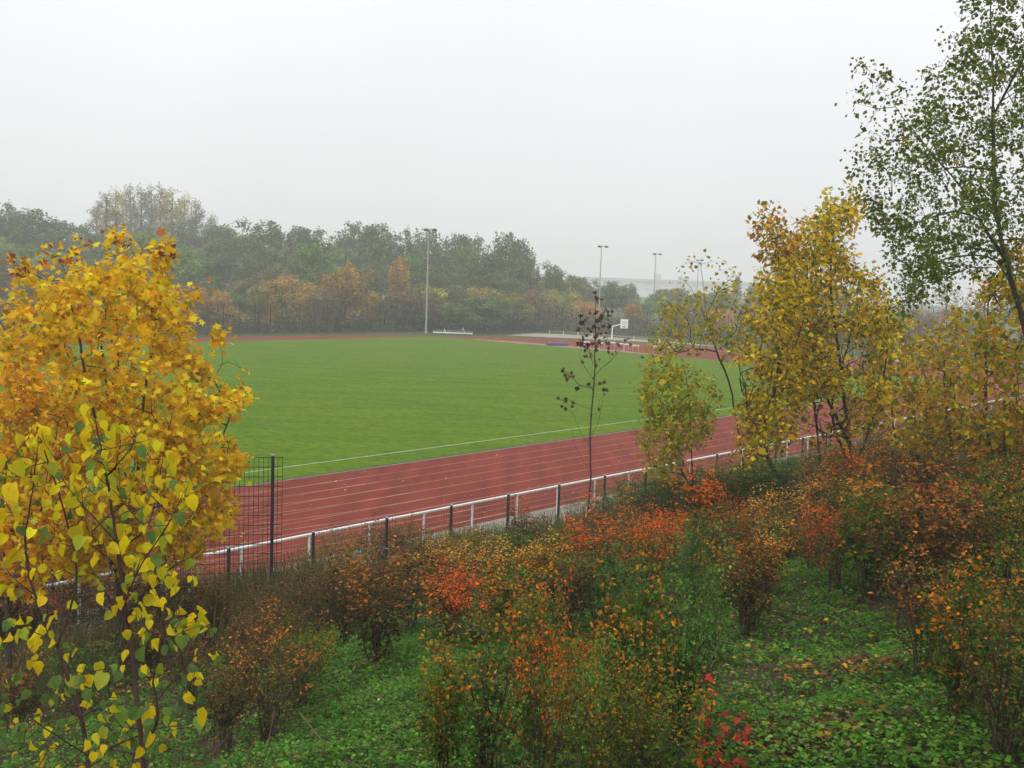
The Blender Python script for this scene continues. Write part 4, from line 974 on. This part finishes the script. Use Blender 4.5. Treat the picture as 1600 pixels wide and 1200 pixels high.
SH = [ # px, base y, height px, width px, palette
 (765,1250,330,230,'green and orange'),(850,1265,330,120,'orange-red'),(690,1250,240,130,'olive'),
 (985,1215,330,190,'green and orange'),(1062,1180,330,150,'dark green'),(1010,1270,240,200,'olive'),(930,1290,300,150,'olive'),
 (1168,992,170,150,'rusty brown'),(1130,960,120,100,'green and orange'),(1300,925,140,110,'red'),(1270,900,110,90,'rusty brown'),
 (1420,985,240,220,'rusty brown'),(1360,940,190,170,'green and orange'),(1490,960,200,190,'rusty brown'),(1560,940,200,170,'olive'),
 (1570,1195,330,220,'rusty brown'),(1490,1130,250,190,'green and orange'),(1620,1100,300,220,'green and orange'),(1440,1060,200,150,'rusty brown'),(1660,1230,300,200,'olive'),
 (588,1040,175,180,'rusty brown'),(540,1010,150,120,'rusty brown'),(640,990,110,120,'dull brown'),(500,1000,130,110,'dull brown'),
 (420,1165,200,150,'rusty brown'),(350,1180,150,110,'dull brown'),(470,1110,150,120,'green and orange'),(390,1090,140,130,'dull brown'),
 (745,1010,120,150,'orange-red'),(700,1000,120,120,'orange-red'),(800,1030,160,140,'green and orange'),(840,1060,150,110,'olive'),(770,960,120,130,'golden brown'),
 (960,925,130,170,'orange-red'),(915,935,110,110,'orange-red'),(1010,945,150,130,'orange-red'),(1035,900,110,100,'orange-red'),(940,985,130,130,'dark green'),(890,1010,150,130,'dull brown'),
 (820,880,85,100,'dull brown'),(800,895,70,90,'dark green'),(880,900,90,80,'dark green'),(700,930,90,120,'golden brown'),(650,935,85,110,'rusty brown'),(730,900,70,100,'olive'),
 (1080,960,150,46,'dark green'),(1084,900,90,40,'dark green'),(870,990,120,80,'dark green'),(1090,850,110,120,'orange-red'),
 (1165,880,100,110,'orange-red'),(1230,880,120,120,'golden brown'),(1120,880,90,100,'olive'),(1200,930,100,80,'golden brown'),
 (960,820,60,100,'dark green'),(1010,830,90,90,'dark green'),(920,845,70,70,'olive'),(1050,815,75,100,'olive'),(1100,808,75,110,'olive'),(1150,805,80,110,'olive'),(1200,800,85,110,'dark green'),(1240,795,85,100,'dark green'),(1180,790,75,90,'olive'),
 (1350,810,110,130,'orange-red'),(1300,800,90,110,'rusty brown'),(1400,810,120,120,'rusty brown'),(1450,820,130,130,'dull brown'),(1500,830,120,120,'rusty brown'),(1560,830,130,130,'green and orange'),(1330,860,120,130,'green and orange'),(1400,870,120,130,'dark green'),(1280,840,100,110,'rusty brown'),
 (1460,880,140,140,'red'),(1530,870,140,130,'dark green'),(1600,860,160,140,'rusty brown'),(1650,950,180,150,'green and orange'),(1250,830,80,90,'dull brown'),(1380,760,80,110,'olive'),(1450,760,80,100,'rusty brown'),(1310,760,70,100,'olive'),(1530,770,90,110,'olive'),(1590,780,100,110,'rusty brown'),
 (300,1110,120,110,'dull brown'),(120,1120,120,120,'dark green'),(30,1150,120,120,'dull brown'),(230,1060,90,110,'dull brown'),
 (455,940,55,90,'olive'),(505,925,75,90,'olive'),(548,912,85,90,'olive'),(400,945,45,90,'olive'),(590,900,85,80,'dull brown'),(630,890,80,80,'olive'),(668,880,60,80,'rusty brown'),
 (985,800,50,100,'olive'),(1035,790,50,100,'dark green'),(1090,785,50,110,'olive'),(1140,775,50,110,'dark green'),(1190,768,48,110,'olive'),(1240,758,46,100,'dark green'),(1290,748,46,100,'olive'),(1345,738,46,100,'olive'),(1400,730,80,100,'dull brown'),(1460,730,85,110,'olive'),(1520,735,90,110,'olive'),(1580,740,100,120,'olive'),
 (450,975,70,120,'dull brown'),(380,1005,80,120,'dull brown'),(330,1020,120,120,'dull brown'),(260,1010,120,120,'dull brown'),(180,1010,120,130,'dull brown'),(90,1030,140,150,'dull brown'),(20,1040,140,140,'dull brown'),(-50,1060,160,150,'dull brown'),
 (270,965,80,110,'dark green'),(330,955,60,100,'olive'),(200,960,100,110,'dark green'),(120,965,110,110,'dark green'),(60,975,110,110,'dull brown'),(0,985,120,110,'dark green'),(420,1040,110,110,'dull brown'),(860,950,110,100,'golden brown'),(830,930,80,90,'golden brown'),(600,935,65,110,'dull brown'),(550,940,65,110,'dull brown'),
]
for q in SH: shrub(*q)
# slender red-leaved seedling in the bottom centre
rng = np.random.default_rng(91); Z = 6.4
st = pxline([(1085,1290),(1096,1230),(1106,1150),(1118,1070),(1140,1000),(1148,975)], Z); st2 = pxline([(1096,1230),(1130,1180),(1150,1120)], Z, False)
S, ends = grow([st, st2], sample_crown([(1070,1220),(1085,1150),(1095,1080),(1115,1060),(1125,1130),(1165,1110),(1175,1180),(1150,1240),(1080,1240)], Z, .2, 46, rng, 25), rng, .05, .6); r, cnt, ch = skel_radii(S, .0018, .5, .009)
root = empty('red_leaved_seedling', tuple(float(v) for v in st[0])); put('stems', skel_mesh('stems', S, r, ch, cnt, BARK_DK), root, st[0])
pos, ax, nr = leaf_cloud(ends, S, rng, 3, .05, .1, 1.2); n = len(pos)
leaf_parts(root, st[0], pos, ax, nr, rng.uniform(.028,.05,n), pal(rng, n, [(.60,.04,.05),(.62,.16,.03),(.55,.07,.04),(.60,.28,.03)], [4,2,3,1.5], .15), HEARTS, n, T_HEART)
tag(root, 'slender seedling with scattered scarlet leaves at the bottom centre', 'seedling', px=1110)

# ================================================================ GROUND COVER
def fbm(x, y, sc, ph=0.0):
    v = 0
    for i, (a, b) in enumerate(((1,.7),(1.9,1.6),(3.7,3.1),(6.9,7.4))):
        v = v+np.sin(x*sc*a+1.7*i+ph+1.3*np.sin(y*sc*b*.8+ph*2))*np.sin(y*sc*b+.9*i-ph+1.1*np.sin(x*sc*a*.7))/(1+i*.6)
    return v
def scatter(n, s0, s1, D0, D1, rng, wt=None):
    s = rng.uniform(s0, s1, n); D = rng.uniform(D0, D1, n); x, y = sd2xy(s, D)
    d = np.hypot(x, y); keep = (y > 1.8) & (rng.uniform(0,1,n) < np.clip(10.5/np.maximum(d,1), 0, 1)**1.3)
    if wt is not None: keep &= rng.uniform(0,1,n) < wt(x, y)
    return x[keep], y[keep]
def ground_cover():
    rng = np.random.default_rng(7)
    def wt(x, y): 
        f = fbm(x, y, .55); g = fbm(x, y, 1.5, 2.0); s, D = xy2sd(x, y)
        return np.clip(.86+.32*f+.25*g, .2, 1)*np.where(x < -1.6-.12*(y-6), .5, 1.0)
    x, y = scatter(1350000, -5, 30, -3, 17.5, rng, wt); n = len(x)
    hgt = np.clip(.045+.03*fbm(x, y, 1.1, 1.0), .01, .16)
    z = gz(x, y)+rng.uniform(0,1,n)*hgt+.008; pos = np.stack([x, y, z], 1)
    nr = rng.normal(0,.42,(n,3)); nr[:,2] = 1; ax = rng.normal(0,1,(n,3)); ax[:,2] *= .4
    col = pal(rng, n, [(.065,.16,.022),(.09,.20,.025),(.12,.22,.04),(.05,.12,.025),(.15,.16,.035),(.12,.08,.035)], [4,4,2,3,1,.7], .22)
    f = fbm(x, y, .8, 4.0)[:,None]; col *= 1+.22*f
    me = leaves_mesh('ground_cover', pos, ax, nr, rng.uniform(.018,.042,n), col, T_DIA, LEAF)
    o = link(bpy.data.objects.new('ground_cover', me)); struct(o, 'stuff'); o['label'] = 'low green ground cover spreading over the bank between the shrubs'; o['category'] = 'ground cover'
    # low leafy plants that make the cover hummocky
    x, y = scatter(95000, -5, 30, -3, 17.5, rng, wt); m = len(x); k = 14; h = rng.uniform(.04,.15,m)*(1+.4*fbm(x, y, 1.3, 2.0)); h = np.clip(h, .03, .2); R_ = h*rng.uniform(.7,1.1,m)
    a = rng.uniform(0, 6.28, (m,k)); q = rng.uniform(0,1,(m,k)); px_ = x[:,None]+np.cos(a)*R_[:,None]*q; py_ = y[:,None]+np.sin(a)*R_[:,None]*q
    pz_ = gz(x,y)[:,None]+h[:,None]*(1-.75*q**2)+rng.normal(0,.008,(m,k)); pos = np.stack([px_, py_, pz_], -1).reshape(-1,3)
    out = np.stack([np.cos(a), np.sin(a), np.zeros_like(a)], -1).reshape(-1,3); nr = out*.7*q.reshape(-1,1)+np.array([0,0,1])+rng.normal(0,.25,(m*k,3)); ax = out+rng.normal(0,.4,(m*k,3))
    pc = np.repeat(pal(rng, m, [(.07,.175,.02),(.10,.235,.028),(.14,.26,.04),(.055,.13,.028),(.16,.19,.045)], [4,4,2,2,1], .2), k, axis=0)*np.exp(rng.normal(0,.14,(m*k,1)))
    me = leaves_mesh('leafy_weeds', pos, ax, nr, rng.uniform(.020,.046,m*k), pc, T_DIA, LEAF)
    o = link(bpy.data.objects.new('leafy_weeds', me)); struct(o, 'stuff'); o['label'] = 'bright green hummocks of leafy weeds on the bank'; o['category'] = 'ground cover'
    # taller grass tufts
    x, y = scatter(60000, -8, 40, -3, 20, rng, lambda x, y: np.clip(.2+.6*fbm(x, y, .7, 3.0), 0, 1)); n = len(x); L = rng.uniform(.06,.20,n)
    pos = np.stack([x, y, gz(x,y)], 1); ax = rng.normal(0,.35,(n,3)); ax[:,2] = 1; nr = rng.normal(0,1,(n,3))
    T = (np.array([[-.05,0,0],[.05,0,0],[.035,.6,.05],[0,1,.16]]), np.array([[0,1,2,3]]), 4)
    me = leaves_mesh('grass_tufts', pos, ax, nr, L, pal(rng, n, [(.07,.13,.03),(.11,.15,.04),(.20,.17,.08)], [3,2,1], .2), T, LEAF)
    o = link(bpy.data.objects.new('grass_tufts', me)); struct(o, 'stuff'); o['label'] = 'thin grass tufts among the ground cover on the bank'; o['category'] = 'grass'
    # fallen leaves
    x, y = scatter(110000, -8, 32, -3, 19, rng, lambda x, y: np.clip(.10-.42*fbm(x, y, .55), .01, 1)); 
    q = on_ground(215, 1075); xx = rng.normal(q[0], .9, 1500); yy = rng.normal(q[1], 1.2, 1500); q2 = on_ground(1275, 1150); q3 = on_ground(1350, 1050); x = np.concatenate([x, xx, rng.normal(q2[0], .28, 700), rng.normal(q3[0], .3, 400)]); y = np.concatenate([y, yy, rng.normal(q2[1], .3, 700), rng.normal(q3[1], .3, 400)]); n = len(x)
    pos = np.stack([x, y, gz(x,y)+rng.uniform(.03,.12,n)], 1); nr = rng.normal(0,.35,(n,3)); nr[:,2] = 1
    col = pal(rng, n, [(.50,.30,.03),(.42,.18,.03),(.16,.085,.04),(.09,.055,.035),(.50,.40,.16)], [1,1.2,5,6,.3], .25)
    me = leaves_mesh('fallen_leaves', pos, rng.normal(0,1,(n,3))*np.array([1,1,.2]), nr, rng.uniform(.028,.065,n), col, T_MAPLE, LEAF)
    o = link(bpy.data.objects.new('fallen_leaves', me)); struct(o, 'stuff'); o['label'] = 'fallen autumn leaves lying on the bank'; o['category'] = 'fallen leaves'
    # leaves blown onto the track and pitch edge
    s = rng.uniform(14, 70, 420); D = 25.4+rng.exponential(4.5, 420); x, y = sd2xy(s, D); n = len(x)
    pos = np.stack([x, y, np.full(n, .04)], 1); nr = rng.normal(0,.2,(n,3)); nr[:,2] = 1
    me = leaves_mesh('blown_leaves', pos, rng.normal(0,1,(n,3))*np.array([1,1,.1]), nr, rng.uniform(.06,.11,n), pal(rng, n, [(.55,.36,.10),(.42,.22,.06)], None, .2), T_MAPLE, LEAF)
    o = link(bpy.data.objects.new('blown_leaves', me)); struct(o, 'stuff'); o['label'] = 'a few leaves blown onto the red track'; o['category'] = 'fallen leaves'
    # dead stalks and twigs
    x, y = scatter(9000, -8, 38, -2, 20, rng, lambda x, y: np.clip(.3+.5*fbm(x, y, .6, 8.0), 0, 1)); n = len(x)
    pos = np.stack([x, y, gz(x,y)+.01], 1); ax = rng.normal(0,1,(n,3)); ax[:,2] = np.abs(ax[:,2])*.35
    T = (np.array([[-.010,0,0],[.010,0,0],[.006,1,0],[-.006,1,0],[0,.0,.014],[0,1,.008]]), np.array([[0,1,2,3],[1,4,5,2],[4,0,3,5]]), 4)
    me = leaves_mesh('dead_stalks', pos, ax, rng.normal(0,1,(n,3)), rng.uniform(.15,.7,n), pal(rng, n, [(.16,.11,.08),(.10,.065,.05),(.24,.19,.13)], None, .2), T, LEAF)
    o = link(bpy.data.objects.new('dead_stalks', me)); struct(o, 'stuff'); o['label'] = 'dead stalks and twigs lying on the bank'; o['category'] = 'twigs'
ground_cover()
def tall_weeds():
    rng = np.random.default_rng(8); N = 110000
    s = rng.uniform(4, 62, N); D = rng.uniform(13.5, 21.9, N)+rng.uniform(0,.6,N); x, y = sd2xy(s, D); pr = (D-13.5)/8.4
    k = rng.uniform(0,1,N) < np.clip(.30+.55*fbm(x, y, .5, 9.0)+.25*pr, .04, 1); x, y, D = x[k], y[k], D[k]; n = len(x)
    ss = xy2sd(x, y)[0]; tall = 1.25-.75*np.exp(-((ss-28)/4.5)**2)-.5*(ss < 12)
    H = np.clip(.75+.22*fbm(x, y, .45, 5.0), .35, 1.1)*rng.uniform(.5,1.15,n)*(1+(tall-1)*np.clip((D[k]-17)/4,0,1) if False else 1)*np.where(D > 18, tall, 1.0); pos = np.stack([x, y, gz(x,y)-.02], 1)
    ax = rng.normal(0,.24,(n,3)); ax[:,2] = 1; nr = rng.normal(0,1,(n,3))
    T = (np.array([[-.008,0,0],[.008,0,0],[.006,.6,.03],[0,1,.09]]), np.array([[0,1,2,3]]), 4)
    me = leaves_mesh('tall_weeds', pos, ax, nr, H, pal(rng, n, [(.15,.11,.06),(.10,.10,.04),(.08,.11,.03),(.20,.15,.08),(.16,.08,.04)], [3,4,4,1.5,1.5], .2), T, LEAF)
    o = link(bpy.data.objects.new('tall_weeds', me)); struct(o, 'stuff'); o['label'] = 'dry brown-green weeds standing along the foot of the fence'; o['category'] = 'weeds'
    # small leaves on those weeds
    m = 220000; i = rng.integers(0, n, m); t = rng.uniform(.3,1,m); P = pos[i]+unit(ax[i])*(H[i]*t)[:,None]+rng.normal(0,.03,(m,3))
    nr = rng.normal(0,.5,(m,3)); nr[:,2] = 1
    me = leaves_mesh('weed_leaves', P, rng.normal(0,1,(m,3))*np.array([1,1,.4]), nr, rng.uniform(.02,.05,m), pal(rng, m, [(.08,.11,.03),(.13,.12,.04),(.22,.11,.04),(.12,.075,.04),(.36,.20,.05)], [4,4,1.6,2.5,.7], .25), T_DIA, LEAF)
    o = link(bpy.data.objects.new('weed_leaves', me)); struct(o, 'stuff'); o['label'] = 'small mixed leaves among the weeds by the fence'; o['category'] = 'weeds'
tall_weeds()

# ================================================================ LABELS: one thing, one label
def finish_labels():
    from collections import defaultdict
    ordr = ['rightmost','second from the right','third from the right','fourth from the right','fifth from the right','sixth from the right','seventh from the right','eighth from the right','ninth from the right','tenth from the right']
    ords = ['leftmost','second from the left','third from the left','fourth from the left','fifth from the left','sixth from the left','seventh from the left','eighth from the left','ninth from the left','tenth from the left']
    g = defaultdict(list)
    for o, px in THINGS: g[o['label']].append((px, o))
    for lab, L in g.items():
        if len(L) == 1: continue
        L.sort(key=lambda t: t[0])
        for i, (px, o) in enumerate(L):
            if len(L) == 3 and i == 1: tail = 'middle one'
            elif i < len(L)/2: tail = ords[min(i, 9)]
            else: tail = ordr[min(len(L)-1-i, 9)]
            o['label'] = f'{lab}, {tail}'
finish_labels()
